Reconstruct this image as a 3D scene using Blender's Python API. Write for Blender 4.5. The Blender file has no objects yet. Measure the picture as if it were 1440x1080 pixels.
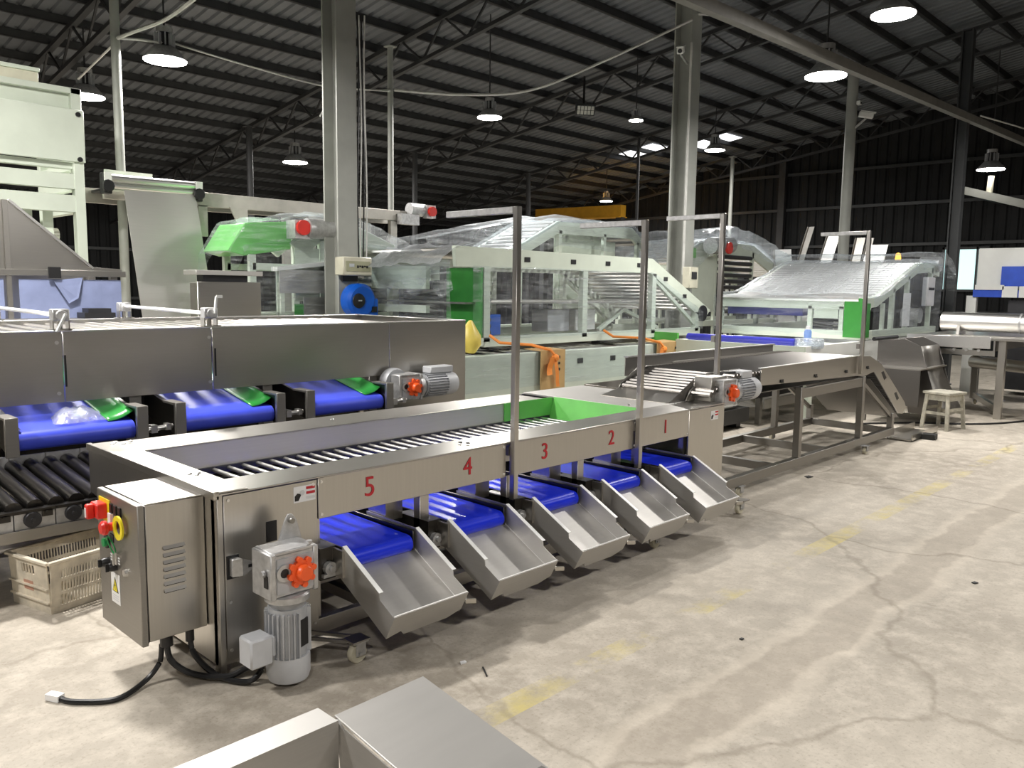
import bpy, bmesh, math, random
from mathutils import Vector, Matrix, noise
random.seed(7)
S = bpy.context.scene
COL = S.collection
# ------------------------------------------------------------------ camera
cam = bpy.data.objects.new('camera', bpy.data.cameras.new('camera'))
COL.objects.link(cam); S.camera = cam
yaw, pitch, roll = 0.763988886, 0.117263384, 0.0134579641
fw = Vector((math.cos(yaw)*math.cos(pitch), math.sin(yaw)*math.cos(pitch), -math.sin(pitch)))
rt = Vector((math.sin(yaw), -math.cos(yaw), 0)); up = rt.cross(fw)
r2 = math.cos(roll)*rt + math.sin(roll)*up; u2 = -math.sin(roll)*rt + math.cos(roll)*up
M = Matrix((r2, u2, -fw)).transposed().to_4x4(); M.translation = Vector((0, 0, 1.65))
cam.matrix_world = M
cam.data.sensor_width = 36; cam.data.lens = 1149.34/1440*36; cam.data.clip_end = 200; cam.data.clip_start = 0.02
# ------------------------------------------------------------------ world, exposure
w = bpy.data.worlds.new('world'); S.world = w; w.use_nodes = True
w.node_tree.nodes['Background'].inputs[0].default_value = (0.55, 0.65, 0.8, 1)
w.node_tree.nodes['Background'].inputs[1].default_value = 0.3
S.view_settings.view_transform = 'Standard'; S.view_settings.look = 'None'
S.view_settings.gamma = 1; S.view_settings.use_curve_mapping = False
S.view_settings.exposure = 0.15
LAMP_W = 225.0
# ------------------------------------------------------------------ materials
def nt(name):
    m = bpy.data.materials.new(name); m.use_nodes = True
    t = m.node_tree; b = t.nodes['Principled BSDF']
    return m, t, b
def node(t, kind, **k):
    n = t.nodes.new(kind)
    for a, v in k.items():
        if a in ('loc',): continue
        setattr(n, a, v)
    return n
def coords(t, scale=(1, 1, 1), kind='Object'):
    tc = node(t, 'ShaderNodeTexCoord'); mp = node(t, 'ShaderNodeMapping')
    mp.inputs['Scale'].default_value = scale
    t.links.new(tc.outputs[kind], mp.inputs[0]); return mp.outputs[0]
def noise_tex(t, vec, scale, detail=4, rough=.55, dist=0):
    n = node(t, 'ShaderNodeTexNoise'); n.inputs['Scale'].default_value = scale
    n.inputs['Detail'].default_value = detail; n.inputs['Roughness'].default_value = rough
    n.inputs['Distortion'].default_value = dist
    t.links.new(vec, n.inputs['Vector']); return n.outputs['Fac']
def ramp(t, fac, stops):
    r = node(t, 'ShaderNodeValToRGB'); e = r.color_ramp.elements
    while len(e) < len(stops): e.new(.5)
    for el, (p, c) in zip(e, stops):
        el.position = p; el.color = (c, c, c, 1) if isinstance(c, (int, float)) else (*c, 1)
    t.links.new(fac, r.inputs[0]); return r.outputs[0]
def mix(t, fac, a, b):
    n = node(t, 'ShaderNodeMix', data_type='RGBA')
    for s, v in ((0, fac), (6, a), (7, b)):
        if isinstance(v, (int, float)): n.inputs[s].default_value = v
        elif isinstance(v, tuple): n.inputs[s].default_value = (*v, 1)
        else: t.links.new(v, n.inputs[s])
    return n.outputs[2]
def math_n(t, op, a, b=None, c=None):
    n = node(t, 'ShaderNodeMath', operation=op)
    for i, v in enumerate((a, b, c)):
        if v is None: continue
        if isinstance(v, (int, float)): n.inputs[i].default_value = v
        else: t.links.new(v, n.inputs[i])
    return n.outputs[0]
def bump(t, b, h, strength=.1, dist=.01):
    n = node(t, 'ShaderNodeBump'); n.inputs['Strength'].default_value = strength; n.inputs['Distance'].default_value = dist
    t.links.new(h, n.inputs['Height']); t.links.new(n.outputs[0], b.inputs['Normal'])
def paint(name, col, rough=.45, metal=0.0, var=.12, scale=6, spec=.5, coat=0):
    m, t, b = nt(name)
    v = coords(t); n = noise_tex(t, v, scale, 5)
    d = tuple(c*(1-var) for c in col); l = tuple(min(1, c*(1+var)) for c in col)
    t.links.new(ramp(t, n, [(.3, d), (.7, l)]), b.inputs['Base Color'])
    b.inputs['Roughness'].default_value = rough; b.inputs['Metallic'].default_value = metal
    b.inputs['Specular IOR Level'].default_value = spec; b.inputs['Coat Weight'].default_value = coat
    return m
def steel(name, base=(.56, .54, .505), rough=.285, grain=(1.2, 1.2, 50), metal=1.0):
    m, t, b = nt(name)
    g = noise_tex(t, coords(t, grain), 3, 3); c = noise_tex(t, coords(t), 1.6, 2, .5)
    k = mix(t, .5, ramp(t, g, [(.25, tuple(x*.93 for x in base)), (.75, tuple(min(1, x*1.05) for x in base))]),
            ramp(t, c, [(.2, tuple(x*.9 for x in base)), (.8, base)]))
    t.links.new(k, b.inputs['Base Color']); b.inputs['Metallic'].default_value = metal
    t.links.new(ramp(t, c, [(.2, rough), (.8, rough*1.2)]), b.inputs['Roughness'])
    bump(t, b, g, .03, .0006)
    return m
def emit(name, col, s):
    m, t, b = nt(name); b.inputs['Base Color'].default_value = (*col, 1)
    b.inputs['Emission Color'].default_value = (*col, 1); b.inputs['Emission Strength'].default_value = s
    return m
def film_mat(name, lo=.12, hi=.75, tint=(.9, .93, .95), stretch=(1, 1, 9)):
    m, t, b = nt(name); t.nodes.remove(b)
    out = t.nodes['Material Output']
    v = coords(t, stretch); n = noise_tex(t, v, 1.7, 6, .6, 1.2); n2 = noise_tex(t, coords(t), 6, 5, .6, .8)
    streak = ramp(t, n, [(.46, lo), (.64, (lo+hi)*.4), (.76, hi)])
    lw = node(t, 'ShaderNodeLayerWeight'); lw.inputs[0].default_value = .25
    fac = math_n(t, 'MINIMUM', math_n(t, 'ADD', streak, math_n(t, 'MULTIPLY', lw.outputs['Facing'], .25)), .9)
    tr = node(t, 'ShaderNodeBsdfTransparent'); tr.inputs[0].default_value = (*tint, 1)
    gl = node(t, 'ShaderNodeBsdfGlossy'); gl.inputs['Roughness'].default_value = .16; gl.inputs['Color'].default_value = (.9, .92, .95, 1)
    df = node(t, 'ShaderNodeBsdfTranslucent'); df.inputs[0].default_value = (.8, .83, .86, 1)
    dd = node(t, 'ShaderNodeBsdfDiffuse'); dd.inputs[0].default_value = (.8, .83, .86, 1)
    bp = node(t, 'ShaderNodeBump'); bp.inputs['Strength'].default_value = .6; bp.inputs['Distance'].default_value = .05
    t.links.new(mix(t, .5, n, n2), bp.inputs['Height']); t.links.new(bp.outputs[0], gl.inputs['Normal'])
    a0 = node(t, 'ShaderNodeMixShader'); a0.inputs[0].default_value = .5
    t.links.new(df.outputs[0], a0.inputs[1]); t.links.new(dd.outputs[0], a0.inputs[2])
    a1 = node(t, 'ShaderNodeMixShader'); a1.inputs[0].default_value = .42
    t.links.new(a0.outputs[0], a1.inputs[1]); t.links.new(gl.outputs[0], a1.inputs[2])
    a2 = node(t, 'ShaderNodeMixShader'); t.links.new(fac, a2.inputs[0])
    t.links.new(tr.outputs[0], a2.inputs[1]); t.links.new(a1.outputs[0], a2.inputs[2])
    t.links.new(a2.outputs[0], out.inputs[0])
    return m
def floor_mat():
    m, t, b = nt('worn_concrete')
    o = coords(t)
    n1 = noise_tex(t, o, .55, 6, .6, .4); n2 = noise_tex(t, o, 7, 8, .7); n3 = noise_tex(t, o, 60, 4, .7)
    base = ramp(t, n1, [(.3, (.31, .275, .225)), (.5, (.45, .405, .34)), (.72, (.55, .50, .425))])
    base = mix(t, math_n(t, 'MULTIPLY', ramp(t, n2, [(.44, 0), (.66, 1)]), .5), base, (.72, .66, .57))
    base = mix(t, math_n(t, 'MULTIPLY', ramp(t, n3, [(.32, 1), (.47, 0)]), .4), base, (.25, .21, .16))
    sep = node(t, 'ShaderNodeSeparateXYZ'); t.links.new(o, sep.inputs[0])
    # faded yellow floor line along the walkway
    dy = math_n(t, 'ABSOLUTE', math_n(t, 'SUBTRACT', sep.outputs[1], 2.12))
    ln = math_n(t, 'LESS_THAN', dy, .065)
    wear = ramp(t, noise_tex(t, o, 1.6, 8, .75), [(.46, 0), (.66, .7)])
    base = mix(t, math_n(t, 'MULTIPLY', ln, wear), base, (.62, .52, .16))
    # filled trench in the slab
    wob = math_n(t, 'MULTIPLY', math_n(t, 'SUBTRACT', noise_tex(t, o, 1.1, 6, .65), .5), .42)
    py = math_n(t, 'ABSOLUTE', math_n(t, 'ADD', math_n(t, 'SUBTRACT', sep.outputs[1], 1.52), wob))
    edge = ramp(t, py, [(.0, 0), (.10, 0), (.13, 1), (.15, 1), (.21, 0)])
    inner = ramp(t, py, [(.0, 1), (.11, 1), (.135, 0)])
    base = mix(t, math_n(t, 'MULTIPLY', inner, .35), base, (.36, .31, .25))
    base = mix(t, math_n(t, 'MULTIPLY', edge, .35), base, (.66, .59, .49))
    # cracks
    dist = node(t, 'ShaderNodeVectorMath', operation='ADD')
    nn = node(t, 'ShaderNodeTexNoise'); nn.inputs['Scale'].default_value = 1.3; nn.inputs['Detail'].default_value = 6
    t.links.new(o, nn.inputs['Vector']); sc = node(t, 'ShaderNodeVectorMath', operation='SCALE'); sc.inputs['Scale'].default_value = .7
    t.links.new(nn.outputs['Color'], sc.inputs[0]); t.links.new(o, dist.inputs[0]); t.links.new(sc.outputs[0], dist.inputs[1])
    vo = node(t, 'ShaderNodeTexVoronoi', feature='DISTANCE_TO_EDGE'); vo.inputs['Scale'].default_value = .42
    t.links.new(dist.outputs[0], vo.inputs['Vector'])
    crack = ramp(t, vo.outputs['Distance'], [(0, 1), (.004, .7), (.009, 0)])
    base = mix(t, math_n(t, 'MULTIPLY', crack, .38), base, (.18, .15, .11))
    t.links.new(base, b.inputs['Base Color'])
    t.links.new(ramp(t, n2, [(.3, .55), (.7, .8)]), b.inputs['Roughness']); b.inputs['Specular IOR Level'].default_value = .35
    h = mix(t, .5, n2, math_n(t, 'SUBTRACT', 1, crack)); bump(t, b, h, .35, .01)
    return m
MAT = {}
MAT['steel'] = steel('brushed_steel')
MAT['steel_v'] = steel('brushed_steel_upright', grain=(50, 50, 1.2))
MAT['steel_d'] = steel('dull_steel', (.36, .345, .32), .42)
MAT['steel_b'] = steel('bright_rod_steel', (.85, .84, .82), .3, (1, 30, 30))
MAT['steel_k'] = steel('dark_grey_steel', (.2, .19, .18), .36)
MAT['steel_s'] = steel('satin_steel', (.62, .605, .58), .5)
MAT['edge'] = paint('edge_glint_white', (.92, .92, .9), .4, .0, .05)  # lamp glint on the steel chute lips, painted as a near-white base colour
MAT['black_steel'] = steel('blackened_steel', (.09, .085, .08), .3)
MAT['cast'] = paint('cast_aluminium', (.5, .5, .5), .4, .6, .2, 25)
MAT['grey_paint'] = paint('silver_grey_paint', (.45, .46, .48), .4, .25, .1, 12)
MAT['box_grey'] = paint('light_grey_plastic', (.55, .56, .58), .45)
MAT['white'] = paint('pale_green_white_enamel', (.62, .68, .58), .4, 0, .06, 3)
MAT['white2'] = paint('white_enamel', (.78, .79, .76), .4, 0, .06, 3)
MAT['blue'] = paint('blue_belt', (.012, .035, .78), .32, 0, .12, 4, .4)
MAT['blue_light'] = paint('matt_blue_belt', (.06, .09, .70), .38, 0, .12, 4, .5)
MAT['green'] = paint('green_belt_strip', (.03, .28, .05), .3, 0, .15, 5, .5)
MAT['green_liner'] = paint('bright_green_liner', (.13, .50, .09), .38, 0, .1, 5)
MAT['green_guard'] = paint('green_guard_paint', (.035, .25, .035), .4, 0, .1, 5)
MAT['black'] = paint('black_plastic', (.012, .012, .013), .4)
MAT['rubber'] = paint('black_rubber', (.02, .02, .02), .6)
MAT['dark'] = paint('dark_grey_metal', (.05, .05, .055), .4, .5)
MAT['orange'] = paint('orange_plastic', (.95, .12, .02), .35, 0, .06)
MAT['red'] = paint('red_plastic', (.72, .03, .02), .35)
MAT['red_paint'] = paint('red_stencil_paint', (.52, .02, .03), .5)
MAT['yellow'] = paint('yellow_plastic', (.9, .75, .02), .4)
MAT['greenbtn'] = paint('green_button', (.01, .30, .08), .3)
MAT['label'] = paint('white_label', (.85, .85, .85), .45, 0, .03)
MAT['silver'] = paint('silver_print', (.7, .72, .75), .3, .6)
MAT['poly'] = paint('cream_nylon_wheel', (.68, .64, .5), .5)
MAT['crate'] = paint('dirty_cream_plastic', (.62, .56, .45), .6, 0, .28, 9)
MAT['floor'] = floor_mat()
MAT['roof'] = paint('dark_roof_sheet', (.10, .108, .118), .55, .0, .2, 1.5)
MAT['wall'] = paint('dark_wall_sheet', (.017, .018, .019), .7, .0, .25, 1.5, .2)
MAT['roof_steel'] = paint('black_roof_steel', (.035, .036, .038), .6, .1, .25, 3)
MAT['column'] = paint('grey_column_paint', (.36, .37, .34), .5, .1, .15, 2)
MAT['column_d'] = paint('dark_column_paint', (.04, .043, .045), .5, .1, .2, 2)
MAT['cable_w'] = paint('white_cable', (.6, .6, .57), .5)
MAT['film'] = film_mat('shrink_film', .05, .65)
MAT['film_top'] = film_mat('layered_shrink_film', .2, .75, stretch=(1, 7, 1))
MAT['film_clear'] = film_mat('thin_shrink_film', .04, .42)
MAT['bag'] = film_mat('crumpled_bag_film', .4, .9, stretch=(9, 9, 9))
MAT['lamp'] = emit('lamp_diffuser', (1, .96, .9), 22)
MAT['sky'] = emit('daylit_translucent_sheet', (.95, .97, 1), 1.3)
MAT['pane'] = emit('daylit_window_pane', (.62, .9, .88), .95)
MAT['blue_film'] = paint('blue_protective_film', (.23, .27, .44), .35, 0, .12, 6)
MAT['hose_blue'] = paint('blue_reel_plastic', (.005, .10, .55), .35)
MAT['beige'] = paint('beige_casing', (.62, .60, .48), .45)
MAT['tan_beam'] = paint('pale_tan_beam_paint', (.46, .44, .40), .35, .5)
MAT['card'] = paint('brown_cardboard', (.50, .33, .14), .7, 0, .1)
MAT['rope'] = paint('orange_strap', (.85, .28, .05), .6)
MAT['yellow_bag'] = paint('yellow_wrapping', (.75, .60, .12), .4)
MAT['crane'] = paint('ochre_crane_paint', (.55, .28, .02), .5)
MAT['stool'] = paint('worn_wood', (.42, .40, .33), .6, 0, .3, 14)
MAT['screen_blue'] = paint('blue_machine_panel', (.02, .08, .55), .4)
MAT['floodglass'] = paint('led_array_glass', (.45, .45, .4), .3)
MAT['amber'] = emit('amber_beacon', (1, .45, .05), 3)
# ------------------------------------------------------------------ mesh helpers
ORG = {}
class MB:
    def __init__(s): s.b = bmesh.new()
    def vs(s, ps): return [s.b.verts.new(p) for p in ps]
    def box(s, x0, x1, y0, y1, z0, z1, mat=None):
        ps = [Vector((x, y, z)) for x in (x0, x1) for y in (y0, y1) for z in (z0, z1)]
        if mat: ps = [mat @ p for p in ps]
        v = s.vs(ps)
        for f in ((0, 1, 3, 2), (4, 6, 7, 5), (0, 4, 5, 1), (2, 3, 7, 6), (0, 2, 6, 4), (1, 5, 7, 3)): s.b.faces.new([v[i] for i in f])
        return s
    def bar(s, p, q, wd, h=None, upv=(0, 0, 1)):
        p = Vector(p); q = Vector(q); h = h or wd; d = (q-p).normalized(); u = Vector(upv)
        if abs(d.dot(u)) > .98: u = Vector((1, 0, 0))
        a = d.cross(u).normalized()*wd/2; c = a.cross(d).normalized()*h/2
        v = s.vs([e+i*a+j*c for e in (p, q) for i, j in ((-1, -1), (1, -1), (1, 1), (-1, 1))])
        for f in ((3, 2, 1, 0), (4, 5, 6, 7), (0, 1, 5, 4), (1, 2, 6, 5), (2, 3, 7, 6), (3, 0, 4, 7)): s.b.faces.new([v[i] for i in f])
        return s
    def cyl(s, p, q, r, n=16, r2=None, cap=True):
        p = Vector(p); q = Vector(q); r2 = r if r2 is None else r2; d = (q-p).normalized()
        u = Vector((0, 0, 1)) if abs(d.z) < .9 else Vector((1, 0, 0))
        a = d.cross(u).normalized(); c = a.cross(d)
        A = s.vs([p+r*(math.cos(t)*a+math.sin(t)*c) for t in [2*math.pi*i/n for i in range(n)]])
        B = s.vs([q+r2*(math.cos(t)*a+math.sin(t)*c) for t in [2*math.pi*i/n for i in range(n)]])
        for i in range(n): s.b.faces.new((A[i], B[i], B[(i+1) % n], A[(i+1) % n]))
        if cap: s.b.faces.new(A); s.b.faces.new(B[::-1])
        return s
    def tube(s, pts, r, n=8):
        pts = [Vector(p) for p in pts]; rings = []
        for i, p in enumerate(pts):
            d = (pts[min(i+1, len(pts)-1)]-pts[max(i-1, 0)]).normalized()
            u = Vector((0, 0, 1)) if abs(d.z) < .9 else Vector((1, 0, 0))
            a = d.cross(u).normalized(); c = a.cross(d)
            rings.append(s.vs([p+r*(math.cos(t)*a+math.sin(t)*c) for t in [2*math.pi*k/n for k in range(n)]]))
        for A, B in zip(rings, rings[1:]):
            for i in range(n): s.b.faces.new((A[i], B[i], B[(i+1) % n], A[(i+1) % n]))
        s.b.faces.new(rings[0]); s.b.faces.new(rings[-1][::-1]); return s
    def prism(s, poly, axis, a0, a1):            # poly in the two other axes, in order
        def P(uv, a):
            l = list(uv); l.insert(axis, a); return l
        A = s.vs([P(p, a0) for p in poly]); B = s.vs([P(p, a1) for p in poly]); n = len(poly)
        for i in range(n): s.b.faces.new((A[i], B[i], B[(i+1) % n], A[(i+1) % n]))
        s.b.faces.new(A); s.b.faces.new(B[::-1]); return s
    def plate(s, pts, th):                       # quad/polygon given thickness along its normal
        pts = [Vector(p) for p in pts]; n = (pts[1]-pts[0]).cross(pts[2]-pts[0]).normalized()*th
        A = s.vs(pts); B = s.vs([p-n for p in pts]); k = len(pts)
        for i in range(k): s.b.faces.new((A[i], B[i], B[(i+1) % k], A[(i+1) % k]))
        s.b.faces.new(A); s.b.faces.new(B[::-1]); return s
    def sheet(s, rows, amp=0, freq=2.5, seed=0): # grid of points
        vv = []
        for r in rows:
            line = []
            for p in r:
                p = Vector(p)
                if amp:
                    q = p*freq+Vector((seed, seed*1.7, 0)); p = p+amp*noise.noise_vector(q)+amp*.5*noise.noise_vector(q*2.7)
                line.append(s.b.verts.new(p))
            vv.append(line)
        for a, c in zip(vv, vv[1:]):
            for i in range(len(a)-1): s.b.faces.new((a[i], a[i+1], c[i+1], c[i]))
        return s
    def ring(s, prof, ctr, axis='Z', n=24, closed=False):      # lathe of (radius, height) about axis through ctr
        ctr = Vector(ctr); R = []
        for rr, h in prof:
            l = []
            for i in range(n):
                t = 2*math.pi*i/n; x, y = rr*math.cos(t), rr*math.sin(t)
                l.append(ctr+(Vector((x, y, h)) if axis == 'Z' else Vector((h, x, y)) if axis == 'X' else Vector((x, h, y))))
            R.append(s.vs(l))
        for A, B in zip(R, R[1:]):
            for i in range(n): s.b.faces.new((A[i], A[(i+1) % n], B[(i+1) % n], B[i]))
        if closed:
            for i in range(n): s.b.faces.new((R[-1][i], R[-1][(i+1) % n], R[0][(i+1) % n], R[0][i]))
            return s
        if prof[0][0] > 1e-4: s.b.faces.new(R[0])
        if prof[-1][0] > 1e-4: s.b.faces.new(R[-1])
        return s
    def xf(s, mat): bmesh.ops.transform(s.b, matrix=mat, verts=s.b.verts); return s
def root_of(o):
    while o.parent: o = o.parent
    return o
def mesh_of(name, mb, org=(0, 0, 0), smooth=True):
    b = mb.b; bmesh.ops.remove_doubles(b, verts=b.verts, dist=1e-6)
    bmesh.ops.recalc_face_normals(b, faces=b.faces)
    bmesh.ops.translate(b, vec=-Vector(org), verts=b.verts)
    me = bpy.data.meshes.new(name); b.to_mesh(me); b.free()
    if smooth:
        me.shade_smooth(); me.set_sharp_from_angle(angle=math.radians(38))
    return me
def tag(o, label, cat, group=None, kind=None):
    o['label'] = label; o['category'] = cat
    if group: o['group'] = group
    if kind: o['kind'] = kind
    return o
def obj(name, mb, mat, parent=None, bev=0, label=None, at=None):
    org = ORG[parent.name] if parent else Vector(at or (0, 0, 0))
    me = mesh_of(name, mb, org)
    o = bpy.data.objects.new(name, me); COL.objects.link(o)
    o.data.materials.append(MAT[mat] if isinstance(mat, str) else mat)
    if parent: o.parent = parent
    else: o.location = org
    ORG[o.name] = org
    if bev:
        md = o.modifiers.new('bevel', 'BEVEL'); md.width = bev; md.segments = 1; md.limit_method = 'ANGLE'; md.angle_limit = .6
    if label: o['label'] = label
    return o
def inst(name, me, mat, parent, loc):            # shared mesh in local coordinates, world loc
    o = bpy.data.objects.new(name, me); COL.objects.link(o)
    if mat and not me.materials: me.materials.append(MAT[mat])
    o.parent = parent; o.location = Vector(loc)-ORG[parent.name]; ORG[o.name] = Vector(loc)
    return o
def thing(name, loc, label, cat, group=None):
    o = bpy.data.objects.new(name, None); COL.objects.link(o); o.location = loc; o.empty_display_size = .2
    ORG[o.name] = Vector(loc); return tag(o, label, cat, group)
def struct(name, mb, mat, parent=None, bev=0):
    o = obj(name, mb, mat, parent, bev)
    if not parent: o['kind'] = 'structure'
    return o
def text_mesh(txt, size, depth=.0015):
    cu = bpy.data.curves.new('t', 'FONT'); cu.body = txt; cu.size = size; cu.extrude = depth; cu.align_x = 'CENTER'; cu.align_y = 'CENTER'
    o = bpy.data.objects.new('t', cu); COL.objects.link(o)
    dg = bpy.context.evaluated_depsgraph_get(); me = bpy.data.meshes.new_from_object(o.evaluated_get(dg))
    bpy.data.objects.remove(o); bpy.data.curves.remove(cu); return me
FRONT = Matrix(((1, 0, 0), (0, 0, -1), (0, 1, 0)))         # text facing -Y, reading along +X
LEFTF = Matrix(((0, 0, -1), (-1, 0, 0), (0, 1, 0)))        # text facing -X, reading along -Y
def text(txt, size, rot, loc, mat, parent, name='digit'):
    me = text_mesh(txt, size); me.transform(rot.to_4x4()); me.materials.clear(); me.materials.append(MAT[mat])
    me.name = name
    o = bpy.data.objects.new(name, me); COL.objects.link(o); o.parent = parent
    o.location = Vector(loc)-ORG[parent.name]; ORG[o.name] = Vector(loc); return o
# ================================================================== SETTING
XL, XR, YN, YF = -8.0, 24.2, -10.0, 24.6
def rz(y): return 5.96-.15*(y-11.65)                # underside of the roof sheets
fl = struct('floor', MB().box(XL-.2, XR+.2, YN-.2, YF+.2, -.12, 0), 'floor')
def ribbed(a0, a1, pitch, h):                     # trapezoid profile along one axis
    out = []; a = a0
    while a < a1:
        out += [(a, 0), (a+pitch*.55, 0), (a+pitch*.66, h), (a+pitch*.88, h)]; a += pitch
    out.append((a1, 0)); return out
mb = MB(); prof = ribbed(XL, XR, .2, .035)
mb.sheet([[(x, YN, rz(YN)+h) for x, h in prof], [(x, YF, rz(YF)+h) for x, h in prof]])
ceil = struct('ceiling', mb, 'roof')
mb = MB().plate([(0, YN, rz(YN)), (.06, YN, rz(YN)), (.06, YF, rz(YF)), (0, YF, rz(YF))], .01)
pm = mesh_of('purlin', MB().box(XL, XR, -.03, .03, -.12, 0).box(XL, XR, -.03, .05, -.12, -.11), (0, 0, 0))
y = YN+.6
while y < YF:
    inst('purlin', pm, 'roof_steel', ceil, (0, y, rz(y)-.005)); y += .83
for x, y0, y1 in ((20.45, 11.76, 13.16), (19.5, 13.4, 14.55)):
    struct('skylight', MB().plate([(x, y0, rz(y0)-.012), (x+1.06, y0, rz(y0)-.012), (x+1.06, y1, rz(y1)-.012), (x, y1, rz(y1)-.012)], .006), 'sky', ceil)
chord = mesh_of('roof_truss', MB().bar((0, YN, rz(YN)-.2), (0, YF, rz(YF)-.2), .09, .07), (0, 0, 0))
low = mesh_of('lower_chord', MB().bar((0, YN, rz(YN)-.7), (0, YF, rz(YF)-.7), .08, .06), (0, 0, 0))
mb = MB(); y = YN; k = 0
while y < YF-.5:
    a = (0, y, rz(y)-(.2 if k % 2 else .7)); c = (0, y+.55, rz(y+.55)-(.7 if k % 2 else .2)); mb.bar(a, c, .03); y += .55; k += 1
web = mesh_of('web_bars', mb, (0, 0, 0))
for k in range(-2, 5):
    x = 4.614+4.502*k
    t = inst('roof_truss', chord, 'roof_steel', ceil, (x, 0, 0))
    inst('lower_chord', low, 'roof_steel', t, (x, 0, 0)); inst('web_bars', web, 'roof_steel', t, (x, 0, 0))
# walls
def wall(name, axis, a, lo, hi, zt):
    prof = ribbed(lo, hi, .28, .04); mb = MB()
    P = (lambda u, h, z: (a+h, u, z)) if axis == 'X' else (lambda u, h, z: (u, a+h, z))
    mb.sheet([[P(u, h, 0) for u, h in prof], [P(u, h, zt(u)) for u, h in prof]])
    return struct(name, mb, 'wall')
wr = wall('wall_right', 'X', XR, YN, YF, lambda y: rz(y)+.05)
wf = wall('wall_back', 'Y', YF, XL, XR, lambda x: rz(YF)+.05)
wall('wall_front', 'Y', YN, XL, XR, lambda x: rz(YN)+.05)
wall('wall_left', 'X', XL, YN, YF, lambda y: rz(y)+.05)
for z in (1.15, 2.99, 4.11, 5.16):
    y1 = min(YF, 11.65+(5.96-z)/.15)-.3
    struct('girt', MB().box(XR-.09, XR-.01, YN+.1, y1, z-.04, z+.04), 'column_d', wr)
for z in (1.2, 2.6):
    struct('girt', MB().box(XL, XR, YF-.09, YF-.01, z-.04, z+.04), 'column_d', wf)
for y in (-4, 1, 11.7, 17.9):
    struct('wall_post', MB().box(XR-.26, XR-.1, y-.1, y+.1, 0, rz(y)-.35), 'roof_steel', wr)
# long tie beam under the right part of the roof
struct('trim_1', MB().bar((3, 4.45, 4.28), (XR-.1, 4.45, 4.93), .10, .12), paint('grey_brown_beam', (.16, .155, .14), .55))
# window in the far end wall
wy0, wy1, wm_, wz0, wz1 = 5.91, 7.09, 6.24, 1.706, 2.88
mb = MB()
for a, b_ in ((wy0, wy0+.06), (wy1-.06, wy1), (wm_-.025, wm_+.025)): mb.box(XR-.12, XR-.02, a, b_, wz0, wz1)
for a, b_ in ((wz0, wz0+.06), (wz1-.06, wz1)): mb.box(XR-.12, XR-.02, wy0, wy1, a, b_)
wn = struct('window_1', mb, 'column_d')
for y0, y1 in ((wy0+.06, wm_-.025), (wm_+.025, wy1-.06)):
    struct('pane', MB().box(XR-.07, XR-.06, y0, y1, wz0+.06, wz1-.06), 'pane', wn)
# columns: each a post of the building
def hcolumn(x, y, wd, mat, label, zt=None, group=None):
    zt = zt or rz(y)-.8
    t = thing('steel_column', (x, y, 0), label, 'column', group)
    obj('web', MB().box(x-.01, x+.01, y-wd/2, y+wd/2, .02, zt), mat, t)
    for s in (-1, 1): obj('flange', MB().box(x-wd/2, x+wd/2, y+s*wd/2-.012, y+s*wd/2+.012, .02, zt), mat, t)
    obj('base_plate', MB().box(x-wd*.7, x+wd*.7, y-wd*.7, y+wd*.7, 0, .02), mat, t)
    obj('cap_plate', MB().box(x-wd*.5, x+wd*.5, y-wd*.5, y+wd*.5, zt, zt+.02), mat, t)
    return t
c1 = hcolumn(5.86, 8.55, .28, 'column', 'grey steel column carrying the beige display box and the blue reel', rz(8.55)-.22)
for i in range(4):
    dx = .16+.022*i; p = [(5.86+dx-.05*math.sin(k*.9+i)*.3, 8.40-.02*i, 1.9+k*.42) for k in range(8)]
    obj('cable', MB().tube(p, .009, 6), 'cable_w' if i % 2 else 'black', c1)
c2 = hcolumn(12.02, 7.63, .3, 'column', 'grey steel column behind the long level wrapped machine, with a camera near its top', rz(7.63)-.22)
obj('conduit', MB().tube([(11.83, 7.44, 1.9), (11.83, 7.44, 5.6)], .02), 'cable_w', c2)
sb = obj('switch_box', MB().box(11.78, 12.05, 7.28, 7.42, 1.68, 2.03), 'beige', c2, .01)
obj('box_window', MB().box(11.84, 11.99, 7.27, 7.285, 1.83, 1.95), 'dark', sb)
hcolumn(16.15, 4.58, .16, 'column_d', 'dark steel column beside the daylit window', rz(4.47)-.85)
def pipe(x, y, r, mat, label, group=None, zt=None):
    t = thing('pipe_column', (x, y, 0), label, 'column', group); zt = zt or rz(y)-.82
    obj('tube', MB().cyl((x, y, .015), (x, y, zt), r, 14), mat, t)
    obj('base_plate', MB().box(x-r*2, x+r*2, y-r*2, y+r*2, 0, .015), mat, t)
    obj('cap_plate', MB().box(x-r*1.6, x+r*1.6, y-r*1.6, y+r*1.6, zt, zt+.015), mat, t)
pipe(16.15, 6.55, .1, 'column', 'thick grey pipe column behind the sloped wrapped machine, right of centre')
pipe(4.12, 10.74, .055, 'column', 'thin grey pipe column rising beside the hanging lamp at upper left')
pipe(8.14, 10.5, .045, 'column', 'thin pale pipe column just right of the large grey steel column')
pipe(20.2, 11.3, .05, 'column', 'slim light pipe column against the dark far end wall')
pipe(8.14, 14.9, .06, 'roof_steel', 'dark pipe column far behind the left pale conveyor beam')
pipe(12.16, 14.8, .06, 'roof_steel', 'dark pipe column far back, right of the thin pale one')
pipe(16.18, 15.0, .06, 'roof_steel', 'dark pipe column far back above the orange crane beam')
pipe(16.18, 11.5, .035, 'roof_steel', 'slim dark pipe column left of the second large grey column')
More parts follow.
